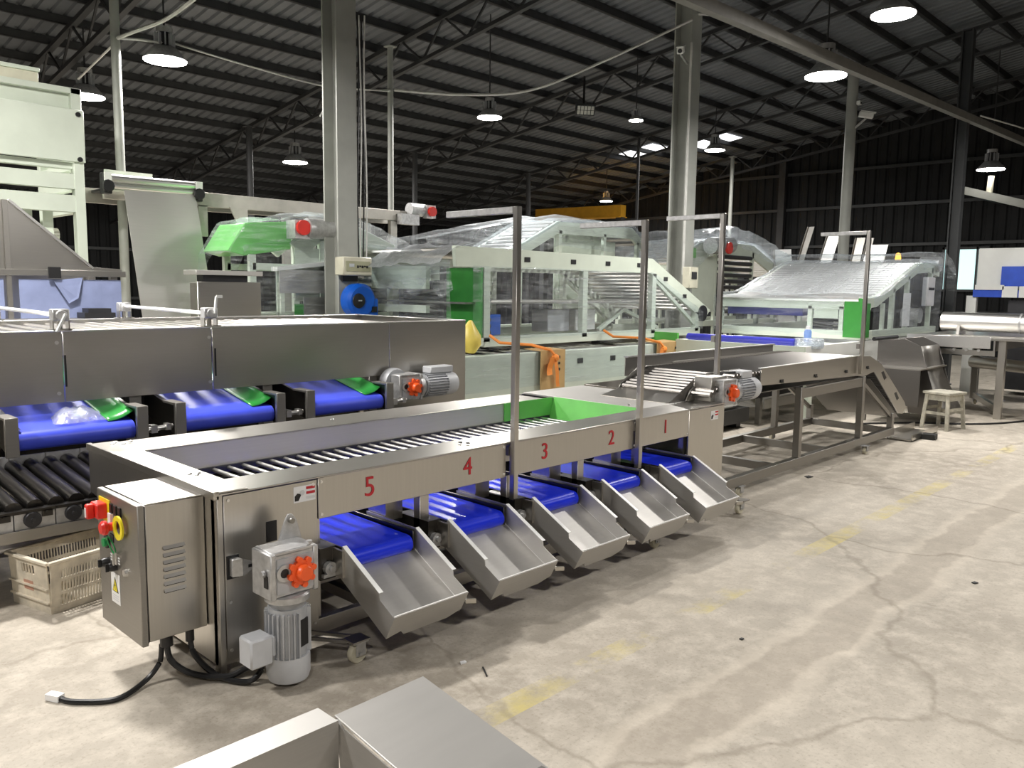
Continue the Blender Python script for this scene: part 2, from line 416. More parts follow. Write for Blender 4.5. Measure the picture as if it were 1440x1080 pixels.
# ================================================================== LAMPS
def lamp(x, y, z, r, label, light=1.0, tint=(1, .965, .92)):
    t = thing('high_bay_lamp', (x, y, z), label, 'lamp')
    obj('reflector', MB().ring([(r, .0), (r*.98, .02), (r*.55, r*.55), (r*.45, r*.6), (.0, r*.6)], (x, y, z)), 'cast', t)
    h = obj('heat_sink', MB().cyl((x, y, z+r*.6), (x, y, z+r*1.25), r*.3, 12), 'dark', t)
    mb = MB()
    for k in range(10):
        a = k*math.pi/5; c, s = math.cos(a), math.sin(a)
        mb.bar((x+c*r*.3, y+s*r*.3, z+r*.62), (x+c*r*.3, y+s*r*.3, z+r*1.2), .012, .1, (c, s, 0))
    obj('fins', mb, 'grey_paint', h)
    obj('driver_box', MB().cyl((x, y, z+r*1.25), (x, y, z+r*1.5), r*.38, 12), 'cast', t)
    obj('diffuser', MB().cyl((x, y, z-.012), (x, y, z-.002), r*.97, 24), 'lamp', t)
    obj('hanger', MB().cyl((x, y, z+r*1.5), (x, y, rz(y)-.02), .012, 6), 'roof_steel', t)
    if light:
        l = bpy.data.lights.new('lamp_light', 'AREA'); l.shape = 'DISK'; l.size = r*1.8; l.energy = LAMP_W*light; l.color = tint
        lo = bpy.data.objects.new('lamp_light', l); COL.objects.link(lo); lo.parent = t; lo.location = (0, 0, -.02)
    return t
lamp(4.77, 10.84, 4.5, .27, 'hanging round lamp at upper left with the sagging cable running from it')
lamp(9.97, 10.16, 4.5, .21, 'hanging bell lamp above the centre of the hall, left of the second large column')
lamp(9.05, 3.3, 4.5, .22, 'hanging bell lamp cut close to the top edge at upper right', .5)
lamp(10.99, 4.83, 4.5, .27, 'large bright hanging lamp under the right tie beam', .65)
lamp(9.86, 16.08, 4.3, .27, 'distant hanging lamp between the left pipe column and the large grey column')
lamp(17.9, 10.5, 5.0, .24, 'small distant lamp right of the second large column, near the skylights')
lamp(20.2, 5.1, 4.33, .28, 'hanging lamp low at the far right by the dark end wall', 0)
lamp(20.6, 15.8, 4.35, .2, 'tiny far lamp above the orange crane beam')
lamp(4.75, 13.6, 4.45, .27, 'hanging lamp half hidden by the tall pale box frame at left')
lamp(13.6, 9.75, 4.95, .14, 'small unlit lamp near the black floodlight', 0)
for x, y, p_, wh in ((.8, 9.6, .9, 'above the tall pale frame at the far left'), (1.5, 6.2, 1.25, 'straight above the rear sorting machine'), (-2.0, 4.4, .9, 'to the left of the crate'),
                 (4.5, -2.0, .75, 'over the open floor to the right of the camera'), (10.5, -1.0, .45, 'over the open floor beyond the stool'), (-2, -2, .7, 'behind the camera'), (16.5, 1.0, .8, 'over the white and blue machine')):
    lamp(x, y, 4.6, .26, 'high bay lamp out of view, '+wh, p_)
# ================================================================== FRONT SORTING MACHINE
X0, X1, Y0, Y1, ZT = 1.515, 5.6, 3.11, 4.53, .798
sm = thing('sorting_machine', (3.5, 3.8, 0), 'long stainless sorting machine with red numbers 5 to 1 and five chutes', 'machine')
# front face
obj('door_panel', MB().box(1.545, 1.99, Y0, Y0+.012, .075, .785), 'steel_v', sm, .002)
obj('corner_post', MB().box(1.515, 1.54, Y0-.004, Y0+.05, .02, .792), 'steel_v', sm, .002)
for a, b_ in ((1.995, 3.205), (3.245, 4.445), (4.49, 5.095)):
    obj('fascia_panel', MB().box(a, b_, Y0, Y0+.012, .6, .79), 'steel_v', sm, .002)
obj('end_panel', MB().box(5.1, X1, Y0, Y0+.012, .06, .785), 'steel_v', sm, .002)
mb = MB()
for x in (1.565, 1.97):
    for z in (.765, .33, .12): mb.cyl((x, Y0-.004, z), (x, Y0, z), .007, 8)
for x in (2.012, 3.19, 3.26, 4.43, 5.08):
    for z in (.62, .77): mb.cyl((x, Y0-.004, z), (x, Y0, z), .007, 8)
obj('screw_heads', mb, 'steel_b', sm)['kind'] = 'stuff'
for n, x in (('5', 2.278), ('4', 2.915), ('3', 3.529), ('2', 4.174), ('1', 4.795)):
    text(n, .135, FRONT, (x, Y0-.002, .70), 'red_paint', sm)
# top flanges
obj('front_flange', MB().box(X0+.01, X1, Y0-.006, 3.345, .79, ZT), 'steel', sm, .002)
obj('back_flange', MB().box(X0+.01, 4.72, 4.2, Y1, .79, ZT), 'steel', sm, .002)
obj('end_rim', MB().box(X0-.005, 1.655, Y0-.004, Y1-.01, ZT+.001, ZT+.008), 'steel', sm, .002)
obj('end_rim_lip', MB().box(X0-.012, X0+.012, Y0-.004, Y1, .775, ZT+.012), 'steel', sm, .002)
obj('deck_plate', MB().box(4.86, X1+.02, 3.345, Y1, .785, ZT+.002), 'steel_s', sm, .002)
obj('back_inner_wall', MB().box(1.655, 4.3, 4.2, 4.21, .62, .79), 'steel_s', sm)
obj('front_inner_wall', MB().box(1.655, 4.85, 3.335, 3.345, .62, .79), 'steel', sm)
obj('end_inner_wall', MB().box(1.645, 1.655, 3.34, 4.21, .55, .79), 'steel', sm)
obj('green_liner', MB().box(4.3, 4.84, 4.19, 4.2, .62, .796), 'green_liner', sm)
obj('green_liner', MB().plate([(4.80, 3.345, .62), (4.80, 4.19, .62), (4.86, 4.19, .797), (4.86, 3.345, .797)], .006), 'green_liner', sm)
# end wall, back wall
obj('end_wall', MB().prism([(Y0+.02, .06), (4.22, .06), (4.22, .5), (Y1-.01, .55), (Y1-.01, .79), (Y0+.02, .79)], 0, X0, X0+.012), 'steel_v', sm)
obj('back_wall', MB().box(X0, X1, Y1-.012, Y1, .55, .79), 'steel_v', sm)
obj('far_end_wall', MB().box(X1-.012, X1, Y0+.012, Y1-.012, .06, .785), 'steel_v', sm)
mb = MB()
for x, y in ((1.6, 4.43), (1.62, 4.46), (1.645, 4.40), (1.7, 4.45), (1.585, 3.5), (1.6, 3.46), (1.62, 3.49), (3.0, 3.2), (2.98, 3.24), (2.9, 4.35), (4.9, 3.5), (5.2, 3.3)):
    mb.ring([(.012, 0), (.011, .006), (.005, .009), (0, .009)], (x, y, ZT+.006), 'Z', 8)
obj('cap_nuts', mb, 'steel_b', sm)['kind'] = 'stuff'
# rod conveyor in the trough
rm = mesh_of('rod', MB().cyl((0, 3.36, 0), (0, 4.19, 0), .0125, 10), (0, 0, 0))
for i in range(34): inst('rod', rm, 'steel_b', sm, (1.86+.0862*i, 0, .643))
for y in (3.352, 4.192): obj('rod_chain', MB().box(1.7, 4.8, y-.008, y+.008, .625, .66), 'dark', sm)
# side belts with chutes
P = .629
for k in range(5):
    dx = P*k; xl, xr = 2.05+dx, 2.47+dx
    # belt loop: a flattened oval running across the machine
    pr = []
    for t in range(9):
        a = -math.pi/2-math.pi*t/8; pr.append((3.025+.042*math.cos(a), .412+.042*math.sin(a)))
    for t in range(9):
        a = math.pi/2-math.pi*t/8; pr.append((4.3+.042*math.cos(a), .43+.042*math.sin(a)))
    b_ = obj('conveyor_belt', MB().prism(pr, 0, 2.085+dx, 2.44+dx), 'blue', sm)
    for x in (2.055+dx, 2.452+dx):
        obj('side_frame', MB().box(x, x+.012, 3.0, 4.35, .335, .475), 'black_steel', b_, .002)
    obj('bearing', MB().cyl((2.01+dx, 3.035, .385), (2.01+dx, 3.06, .385), .03, 14).cyl((2.01+dx, 3.02, .385), (2.01+dx, 3.035, .385), .014, 8).box(1.975+dx, 2.045+dx, 3.04, 3.06, .345, .36), 'cast', b_)
    obj('end_bracket', MB().box(2.035+dx, 2.049+dx, 2.985, 3.06, .345, .47), 'steel', b_)
    obj('bearing_box', MB().box(1.97+dx, 2.05+dx, 3.06, 3.3, .33, .478), 'black_steel', b_)
    # chute: bent tray
    sl = .535; dy, dz = -.882, -.471               # downhill unit vector
    def S_(s, h): return (3.0+dy*s+h*.471, .485+dz*s-h*.882)   # s along the slope, h below the side's top edge
    L = .43
    fl_ = lambda s: S_(s, .1)
    ch = obj('chute', MB().plate([(xl, *fl_(.02)), (xr, *fl_(.02)), (xr, *fl_(L)), (xl, *fl_(L))], .004), 'steel_s', sm)
    side = [S_(0, 0), S_(.305, 0), S_(.32, .022), S_(L, .022), S_(L, .145), S_(0.0, .14)]
    side_far = [(3.4, .49), (3.0, .485)]+side[1:6]+[(3.4, .37)]
    obj('side_plate', MB().prism(side, 0, xl-.003, xl), 'steel_s', ch)
    obj('side_plate', MB().prism(side_far, 0, xr, xr+.003), 'steel_s', ch)
    a, c = S_(0, 0), S_(.305, 0)
    for x, s in ((xl, -1), (xr, 1)):
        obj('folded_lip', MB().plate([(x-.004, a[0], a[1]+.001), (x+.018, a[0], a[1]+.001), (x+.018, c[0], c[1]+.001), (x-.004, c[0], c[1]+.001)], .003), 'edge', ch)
    f0, f1, f2 = S_(L, .02), S_(L, .125), S_(L-.004, .16)
    mb = MB().plate([(xl-.003, *f0), (xr+.003, *f0), (xr+.003, *f1), (xr-.07, *f2), (xl+.1, *f2), (xl+.07, *f1), (xl-.003, *S_(L, .145))], .004)
    obj('front_plate', mb, 'steel_s', ch)
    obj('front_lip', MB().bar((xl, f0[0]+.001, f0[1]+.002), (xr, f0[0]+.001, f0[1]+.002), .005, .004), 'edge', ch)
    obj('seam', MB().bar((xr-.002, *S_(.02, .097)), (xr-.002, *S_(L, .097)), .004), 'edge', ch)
    g = S_(.36, .05)
    obj('hook', MB().bar((xr+.012, g[0], g[1]), (xr+.012, g[0]-.05, g[1]-.06), .012, .02).bar((xr+.012, g[0]-.05, g[1]-.06), (xr+.05, g[0]-.08, g[1]-.06), .012, .02), 'steel', ch)
# posts between the bays
for k in range(6):
    x = 2.0+P*k-.02
    if k in (0, 5): continue
    obj('post', MB().box(x-.01, x+.05, 3.125, 3.175, .13, .605), 'steel_v', sm, .002)
    obj('post', MB().box(x-.01, x+.04, 4.17, 4.21, .13, .3), 'steel_v', sm, .002)
    obj('drive_box', MB().box(x-.13, x-.02, 3.25, 3.4, .46, .6), 'steel_v', sm, .003)
for x in (1.99, 5.09):
    obj('post', MB().box(x-.01, x+.03, 3.14, 3.18, .1, .6), 'steel_v', sm)
# frame rails
for y, z0, z1 in ((3.115, .06, .13), (4.18, .06, .13), (3.35, .19, .235)):
    obj('rail', MB().box(1.53 if z0 < .1 else 2.0, 5.58, y, y+.04, z0, z1), 'steel', sm, .002)
for x in (1.56, 2.3, 3.3, 4.3, 5.3):
    obj('cross_rail', MB().box(x, x+.04, 3.155, 4.18, .07, .12), 'steel_d', sm)
obj('under_tray', MB().box(1.6, 5.5, 3.5, 4.2, .31, .315), 'black_steel', sm)
obj('inner_partition', MB().box(1.6, 5.5, 4.215, 4.22, .13, .3), 'black_steel', sm)
for x in (2.02, 5.62-.15, 4.33):
    a = obj('outrigger', MB().box(x-.045, x+.045, 2.82, 2.9, .105, .112).bar((x-.035, 2.88, .1), (x-.16, 3.115, .085), .014).bar((x+.03, 2.88, .1), (x-.08, 3.115, .085), .014), 'steel_d', sm)
def caster(x, y, zt, parent, r=.045, swivel=.6):
    f = obj('caster', MB().box(x-.04, x+.04, y-.035, y+.035, zt-.006, zt).box(x-.02, x+.03, y-.026, y-.022, r*.8, zt).box(x-.02, x+.03, y+.022, y+.026, r*.8, zt).cyl((x, y-.03, r), (x, y+.03, r), .008, 8), 'cast', parent)
    obj('wheel', MB().ring([(r*.35, -.016), (r*.9, -.016), (r, -.01), (r, .01), (r*.9, .016), (r*.35, .016)], (x, y, r), 'Y', 20, True), 'poly', f)
for x, y in ((2.02, 2.86), (5.47, 2.88), (4.33, 2.86)): caster(x, y, .104, sm)
for x in (1.62, 5.5): caster(x, 4.17, .06, sm, .028)
# lamp poles
def pole(x, y, z0, z1, L, parent):
    p = obj('pole', MB().box(x-.018, x+.018, y-.018, y+.018, z0, z1), 'steel_v', parent, .003)
    obj('pole_arm', MB().box(x-.018, x+.018, y+.019, y+L, z1-.036, z1), 'cast', p, .003)
    obj('clamp', MB().box(x-.024, x+.024, y+.018, y+.05, z0+.25, z0+.3), 'steel_d', p)
pole(3.245, 3.085, .47, 2.085, .56, sm); pole(4.44, 3.085, .47, 2.095, .53, sm)
# door latch and slot
lt = obj('latch', MB().box(1.552, 1.605, Y0-.004, Y0, .43, .53), 'black', sm)
obj('latch_lever', MB().prism([(1.562, Y0-.004), (1.562, Y0-.03), (1.60, Y0-.045), (1.60, Y0-.004)], 2, .445, .52).prism([(1.6, .445), (1.655, .47), (1.655, .495), (1.6, .52)], 1, Y0-.045, Y0-.038), 'cast', lt, .002)
obj('lever_hole', MB().box(1.625, 1.645, Y0-.0465, Y0-.0445, .477, .49), 'black', lt)
obj('slot', MB().box(1.735, 1.785, Y0-.003, Y0, .55, .64), 'black', sm)
obj('door_seam', MB().box(1.55, 1.99, Y0-.001, Y0, .474, .478), 'steel_d', sm)
# safety stickers
for x, z, s in ((1.925, .732, 1), (5.455, .718, .95)):
    st = obj('safety_sticker', MB().box(x-.055*s, x+.055*s, Y0-.002, Y0, z-.036*s, z+.036*s), 'label', sm)
    obj('hand_pictogram', MB().prism([(x-.05*s, z-.028*s), (x-.032*s, z-.028*s), (x-.02*s, z-.006*s), (x-.012*s, z+.004*s), (x-.024*s, z+.002*s), (x-.036*s, z+.006*s), (x-.05*s, z-.006*s)], 1, Y0-.0035, Y0-.002), 'black', st)
    obj('gear_pictogram', MB().ring([(.004*s, 0), (.012*s, 0), (.012*s, -.001), (.004*s, -.001)], (x-.012*s, Y0-.003, z+.006*s), 'Y', 10), 'silver', st)
    for zz in (.024, .002, -.02):
        obj('red_band', MB().box(x+.008*s, x+.052*s, Y0-.0035, Y0-.002, z+(zz-.006)*s, z+(zz+.006)*s), 'red_paint' if zz > -.01 else 'silver', st)
# ---- gear motors
def gear_motor(parent, T, motor_dir, scale=1, cap='orange'):
    """gearbox centred at the origin of T, output cap on local -Y; motor hangs along motor_dir (local)"""
    d = Vector(motor_dir)
    g = obj('gear_motor', MB().box(-.105, .105, -.06, .08, -.09, .09, None).box(-.11, -.085, -.066, .084, -.095, .095).box(.085, .11, -.066, .084, -.095, .095).box(-.1, .1, -.06, .08, .08, .1).xf(T), 'cast', parent, .004)
    obj('face_plate', MB().box(-.08, .085, -.064, -.058, -.075, .07).xf(T), 'grey_paint', g)
    obj('output_bore', MB().ring([(.02, 0), (.036, 0), (.036, -.008), (.02, -.008)], (-.05, -.064, .01), 'Y', 16, True).xf(T), 'cast', g)
    obj('output_hole', MB().cyl((-.05, -.0645, .01), (-.05, -.066, .01), .021, 14).xf(T), 'black', g)
    mb = MB().ring([(.0, -.05), (.028, -.05), (.034, -.043), (.036, -.02), (.05, -.018), (.05, 0), (.0, 0)], (.025, -.064, .0), 'Y', 24)
    for k in range(8):
        a = k*math.pi/4+.2; mb.ring([(0, -.02), (.013, -.02), (.013, 0), (0, 0)], (.025+.054*math.cos(a), -.064, .054*math.sin(a)), 'Y', 10)
    obj('shaft_cap', mb.xf(T), cap, g, label='bright red-orange star-shaped shaft cap')
    a = d.orthogonal().normalized()
    # motor local frame: along d from .09 to .5
    R = Vector((0, 0, 1)).rotation_difference(d).to_matrix().to_4x4()
    Mt = T @ R
    off = .092
    obj('motor_flange', MB().ring([(0, 0), (.085, 0), (.092, .006), (.092, .03), (.08, .04), (.07, .06), (0, .06)], (0, 0, off), 'Z', 28).xf(Mt), 'cast', g)
    mb = MB().cyl((0, 0, off+.06), (0, 0, off+.27), .078, 28)
    for k in range(26):
        t = k*2*math.pi/26
        if 2.2 < t % (2*math.pi) < 2.9: continue
        c, s = math.cos(t), math.sin(t); mb.bar((c*.083, s*.083, off+.075), (c*.083, s*.083, off+.262), .006, .022, (c, s, 0))
    obj('motor_body', mb.xf(Mt), 'grey_paint', g)
    obj('fan_cowl', MB().ring([(.0, .265), (.088, .265), (.09, .28), (.09, .345), (.082, .37), (0, .375)], (0, 0, off), 'Z', 28).xf(Mt), 'box_grey', g)
    return g, Mt, off
T = Matrix.Translation((1.715, 2.915, .487))
gm, Mt, off = gear_motor(sm, T, (0, 0, -1))
obj('junction_box', MB().box(1.515, 1.615, 2.855, 2.955, .13, .25), 'box_grey', gm, .008)
obj('box_neck', MB().box(1.61, 1.64, 2.875, 2.94, .15, .235), 'box_grey', gm, .004)
obj('name_plate', MB().prism([(1.725, 2.834), (1.772, 2.852), (1.77, 2.8575), (1.723, 2.8395)], 2, .17, .285), 'black', gm)
obj('torque_arm', MB().prism([(1.72, .575), (1.835, .575), (1.81, .665), (1.79, .69), (1.77, .69), (1.755, .665)], 1, 2.99, 3.0), 'cast', gm, .002)
obj('arm_pin', MB().cyl((1.78, 2.97, .665), (1.78, 2.995, .665), .012, 10), 'steel_d', gm)
obj('breather_plug', MB().cyl((1.79, 2.86, .59), (1.79, 2.86, .605), .012, 8).cyl((1.6, 2.89, .5), (1.585, 2.89, .5), .014, 8), 'cast', gm)
obj('gauge_window', MB().box(1.602, 1.606, 2.87, 2.9, .44, .49), 'black', gm)
# ---- control cabinet
CX0, CX1, CY0, CY1, CZ0, CZ1 = 1.24, 1.513, 3.215, 3.63, .2, .782
cb = obj('control_cabinet', MB().box(CX0+.03, CX1, CY0, CY1, CZ0+.012, CZ1-.006), 'steel_v', sm, .003)
obj('cabinet_door', MB().box(CX0, CX0+.026, CY0-.004, CY1+.004, CZ0, CZ1-.002), 'steel_d', cb, .003)
obj('door_gasket', MB().box(CX0+.026, CX0+.03, CY0+.002, CY1-.002, CZ0+.01, CZ1-.01), 'black', cb)
obj('cabinet_top', MB().box(CX0+.03, CX1, CY0-.002, CY1+.002, CZ1-.006, CZ1), 'steel', cb, .002)
for k in range(7):
    z = .405+.03*k
    obj('louvre', MB().prism([(CY0, z+.012), (CY0-.01, z), (CY0-.003, z-.003), (CY0, z-.002)], 0, 1.335, 1.425), 'steel_d', cb)
    obj('louvre_gap', MB().box(1.34, 1.42, CY0-.0015, CY0, z-.006, z-.003), 'black', cb)
D = CX0
sw = obj('isolator_switch', MB().box(D-.045, D, 3.515, 3.595, .67, .735), 'red', cb, .006)
obj('isolator_plate', MB().box(D-.004, D, 3.49, 3.605, .655, .75), 'yellow', sw)
obj('isolator_grip', MB().box(D-.075, D-.045, 3.54, 3.57, .672, .733), 'red', sw, .004)
obj('padlock_slot', MB().box(D-.077, D-.075, 3.548, 3.562, .68, .72), 'label', sw)
for y in (3.475, 3.43, 3.385):
    obj('lamp_tag', MB().box(D-.006, D, y-.012, y+.012, .70, .74), 'black', cb)
obj('tag_label', MB().box(D-.012, D, 3.462, 3.492, .655, .70), 'label', cb)
es = obj('emergency_stop', MB().ring([(0, -.06), (.022, -.06), (.03, -.05), (.03, -.038), (.018, -.03), (.018, 0), (0, 0)], (D-.002, 3.435, .655), 'X', 20), 'red', cb)
obj('stop_ring', MB().ring([(.03, -.02), (.05, -.02), (.05, -.012), (.03, -.012)], (D, 3.37, .662), 'X', 24, True), 'yellow', es)
gb = obj('start_button', MB().ring([(0, -.022), (.018, -.02), (.02, 0), (0, 0)], (D, 3.535, .565), 'X', 18), 'greenbtn', cb)
obj('button_bezel', MB().ring([(.02, -.008), (.028, -.008), (.028, 0), (.02, 0)], (D, 3.535, .565), 'X', 18), 'black', gb)
obj('button_tag', MB().box(D-.004, D, 3.465, 3.5, .575, .61), 'black', cb)
obj('key_ring', MB().tube([(D-.02-.012*math.sin(t), 3.44+.03*math.cos(t), .575+.04*math.sin(t)) for t in [i*.45 for i in range(15)]], .003, 6), 'greenbtn', cb)
obj('key', MB().box(D-.03, D-.026, 3.40, 3.41, .50, .55).box(D-.03, D-.026, 3.37, 3.385, .51, .56), 'steel_b', cb)
for y, z in ((3.535, .478), (3.455, .478)):
    k = obj('selector_knob', MB().ring([(0, -.03), (.015, -.03), (.019, -.02), (.019, 0), (0, 0)], (D, y, z), 'X', 16), 'black', cb)
    obj('knob_bar', MB().box(D-.042, D-.03, y-.004, y+.004, z-.016, z+.016), 'black', k)
    for q in (-.012, 0, .012):
        obj('scale_mark', MB().box(D-.0015, D, y-.045, y-.028, z+.03+q-.003, z+.03+q+.003), 'label', k)
obj('door_lock', MB().ring([(0, -.012), (.014, -.012), (.016, 0), (0, 0)], (D, 3.345, .478), 'X', 14), 'steel_b', cb)
wl = obj('warning_sign', MB().box(D-.002, D, 3.42, 3.51, .315, .445), 'label', cb)
obj('warning_triangle', MB().prism([(3.495, .365), (3.435, .365), (3.465, .43)], 0, D-.0032, D-.002), 'black', wl)
obj('triangle_field', MB().prism([(3.488, .369), (3.442, .369), (3.465, .419)], 0, D-.0042, D-.003), 'yellow', wl)
obj('bolt_symbol', MB().prism([(3.468, .41), (3.459, .392), (3.466, .392), (3.461, .374), (3.472, .396), (3.464, .396)], 0, D-.005, D-.0042), 'black', wl)
for z in (.35, .34, .33): obj('text_line', MB().box(D-.003, D-.002, 3.435, 3.495, z-.002, z+.002), 'silver', wl)
for x, y, r in ((1.3, 3.53, .02), (1.36, 3.27, .026), (1.45, 3.25, .018)): obj('cable_gland', MB().cyl((x, y, .155), (x, y, .212), r, 12), 'black', cb)
def curve(pts, n=24):
    pts = [Vector(p) for p in pts]; out = []
    for i in range(len(pts)-1):
        p0 = pts[max(i-1, 0)]; p1 = pts[i]; p2 = pts[i+1]; p3 = pts[min(i+2, len(pts)-1)]
        for k in range(n//2):
            t = k/(n//2); out.append(.5*((2*p1)+(p2-p0)*t+(2*p0-5*p1+4*p2-p3)*t*t+(3*p1-p0-3*p2+p3)*t**3))
    out.append(pts[-1]); return out
obj('motor_cable', MB().tube(curve([(1.36, 3.27, .16), (1.37, 3.25, .09), (1.43, 3.19, .035), (1.52, 3.08, .03), (1.58, 3.03, .06), (1.59, 2.97, .1), (1.585, 2.92, .13)]), .013), 'black', sm)
obj('motor_cable', MB().tube(curve([(1.45, 3.25, .17), (1.455, 3.22, .1), (1.5, 3.12, .03), (1.57, 3.0, .018), (1.63, 2.99, .05), (1.64, 3.0, .1), (1.7, 3.05, .1)]), .012), 'black', sm)
mc = obj('mains_cable', MB().tube(curve([(1.345, 3.285, .16), (1.335, 3.29, .08), (1.27, 3.29, .02), (1.14, 3.24, .012), (1.02, 3.33, .012), (.985, 3.40, .012)]), .011), 'black', sm)
obj('plug', MB().bar((.99, 3.395, .014), (.96, 3.45, .016), .035, .025), 'label', mc)
# ================================================================== REAR SORTING MACHINE
rs = thing('sorting_machine', (2.6, 6.4, 0), 'larger stainless sorting machine behind, with wide blue belts and tall side panel', 'machine')
BX0, BX1, BY0, BY1, BZ = .2, 5.2, 5.59, 7.27, 1.347
for a, b_ in ((BX0, 1.742), (1.748, 2.722), (2.73, 4.31)):
    obj('side_panel', MB().box(a, b_, BY0, BY0+.012, .893, BZ-.008), 'steel', rs, .002)
obj('end_panel', MB().box(4.316, BX1, BY0, BY0+.012, .25, BZ-.008), 'steel', rs, .002)
obj('top_rim', MB().box(BX0, BX1, BY0-.004, BY0+.05, BZ-.01, BZ), 'steel_b', rs, .002)
obj('far_rim', MB().box(BX0, BX1, BY1-.06, BY1, BZ-.01, BZ), 'steel_b', rs, .002)
obj('end_rim', MB().box(BX1-.05, BX1, BY0+.05, BY1-.06, BZ-.01, BZ), 'steel_b', rs, .002)
obj('far_wall', MB().box(BX0, BX1, BY1-.06, BY1-.048, .9, BZ-.01), 'steel', rs)
obj('far_outer_wall', MB().box(BX0, BX1, BY1-.012, BY1, .6, BZ-.01), 'steel', rs)
obj('end_wall', MB().box(BX1-.012, BX1, BY0+.012, BY1-.012, .25, BZ-.01), 'steel', rs)
dp = mesh_of('deck_plate', MB().box(.002, .262, 5.66, 5.98, 1.312, 1.322).cyl((.2, 5.85, 1.312), (.2, 5.85, 1.325), .01, 8), (0, 0, 0))
for k in range(13): inst('deck_plate', dp, 'white2', rs, (.25+.2645*k, 0, 0))
rm2 = mesh_of('deck_rod', MB().cyl((0, 5.95, 1.28), (0, 7.22, 1.28), .044, 10), (0, 0, 0))
for k in range(30): inst('deck_rod', rm2, 'steel', rs, (.35+.15*k, 0, 0))
for x in (1.742, 2.735):
    obj('adjust_slot', MB().box(x+.008, x+.02, BY0-.002, BY0, .99, 1.19), 'black', rs)
    for z in (1.27, .95): obj('slot_screw', MB().cyl((x-.03, BY0-.005, z), (x-.03, BY0, z), .012, 10), 'steel_b', rs)
# cross shafts with bearing blocks and cranks
for x in (1.745, 2.725, .75):
    sh = obj('cross_shaft', MB().cyl((x, 5.62, 1.44), (x+.03, 7.25, 1.45), .014, 10), 'white2', rs)
    for y, xx in ((5.62, x), (7.24, x+.03)):
        b_ = obj('bearing_block', MB().box(xx-.05, xx+.05, y-.035, y+.035, 1.405, 1.48).cyl((xx, y-.045, 1.44), (xx, y+.045, 1.44), .035, 14), 'cast', sh, .006)
        obj('bracket', MB().box(xx-.075, xx+.075, y-.03, y+.03, BZ, BZ+.008).box(xx-.05, xx-.042, y-.03, y+.03, BZ, 1.41).box(xx+.042, xx+.05, y-.03, y+.03, BZ, 1.41).cyl((xx, y, BZ), (xx, y, 1.41), .016, 8), 'steel', sh)
    obj('crank', MB().bar((x+.02, 5.57, 1.44), (x-.03 if x < 2 else x+.03, 5.56, 1.34 if x < 2 else 1.56), .02, .012).bar((x+.03, 5.56, 1.56), (x+.07, 5.55, 1.56), .02, .02) if x > 2 else MB().bar((x+.02, 5.57, 1.45), (x-.04, 5.555, 1.34), .018, .012), 'white2', sh)
# belts
for k in range(3):
    xl = 1.37+.985*k; xr = xl+.69
    pr = []
    for t in range(9):
        a = -math.pi/2-math.pi*t/8; pr.append((5.36+.06*math.cos(a), .715+.06*math.sin(a)))
    for t in range(9):
        a = math.pi/2-math.pi*t/8; pr.append((7.0+.06*math.cos(a), 1.045+.06*math.sin(a)))
    b_ = obj('conveyor_belt', MB().prism(pr, 0, xl, xr), 'blue_light', rs)
    n = 6; rows = []
    for y in (5.36, 5.45, 5.7, 6.2, 7.0):
        rows.append([(xr-.145+.155*i/n, y, .778+.203*(y-5.36)+.05*(i/n)**2.2) for i in range(n+1)])
    e = obj('green_edge_strip', MB().sheet(rows), 'green', b_)
    md = e.modifiers.new('solid', 'SOLIDIFY'); md.thickness = .006
    obj('edge_flap', MB().sheet([[(xl+.0, y, .80+.203*(y-5.33)), (xl+.05, y, .783+.203*(y-5.33))] for y in (5.33, 5.8, 7.0)]), 'dark', b_)
    for x in (xl-.035, xr+.012):
        obj('side_frame', MB().prism([(5.27, .645), (5.27, .845), (5.5, .86), (7.0, 1.15), (7.0, .95)], 0, x, x+.024), 'black_steel', b_, .002)
        obj('frame_cap', MB().box(x-.02, x+.05, 5.25, 5.275, .64, .87).box(x-.02, x+.05, 5.275, 5.45, .855, .87), 'steel_d', b_, .002)
    obj('take_up', MB().cyl((xr+.08, 5.33, .70), (xr+.25, 5.33, .71), .016, 10).box(xr+.1, xr+.14, 5.3, 5.36, .68, .73).box(xr+.2, xr+.23, 5.3, 5.36, .69, .73), 'steel_b', b_)
    obj('post', MB().box(xr+.09, xr+.17, 5.62, 5.7, .02, .9), 'steel_d', rs, .002)
    obj('drive_box', MB().box(xr+.17, xr+.29, 5.8, 6.0, .7, .9), 'dark', rs, .003)
obj('back_tray', MB().box(.3, 5.1, 7.15, 7.16, .1, .9), 'black_steel', rs)
obj('lower_rail', MB().box(.3, 5.15, 5.62, 5.7, .08, .16), 'steel_d', rs)
for x in (.4, 5.1):
    for y in (5.64, 7.2): obj('foot', MB().cyl((x, y, 0), (x, y, .08), .03, 12).box(x-.03, x+.03, y-.03, y+.03, .16, .9), 'steel_d', rs)
T = Matrix.Translation((4.36, 5.43, .80)) @ Matrix.Scale(1.15, 4)
g2, M2, o2 = gear_motor(rs, T, (1, 0, 0), cap='orange')
obj('terminal_box', MB().box(4.6, 4.86, 5.38, 5.5, .9, .96), 'box_grey', g2, .008)
obj('gear_housing', MB().ring([(0, -.03), (.12, -.03), (.13, 0), (.13, .05), (0, .05)], (4.3, 5.5, .83), 'Y', 24), 'grey_paint', g2)
obj('mount_bracket', MB().box(4.2, 4.5, 5.52, 5.59, .72, .9), 'steel_d', g2)
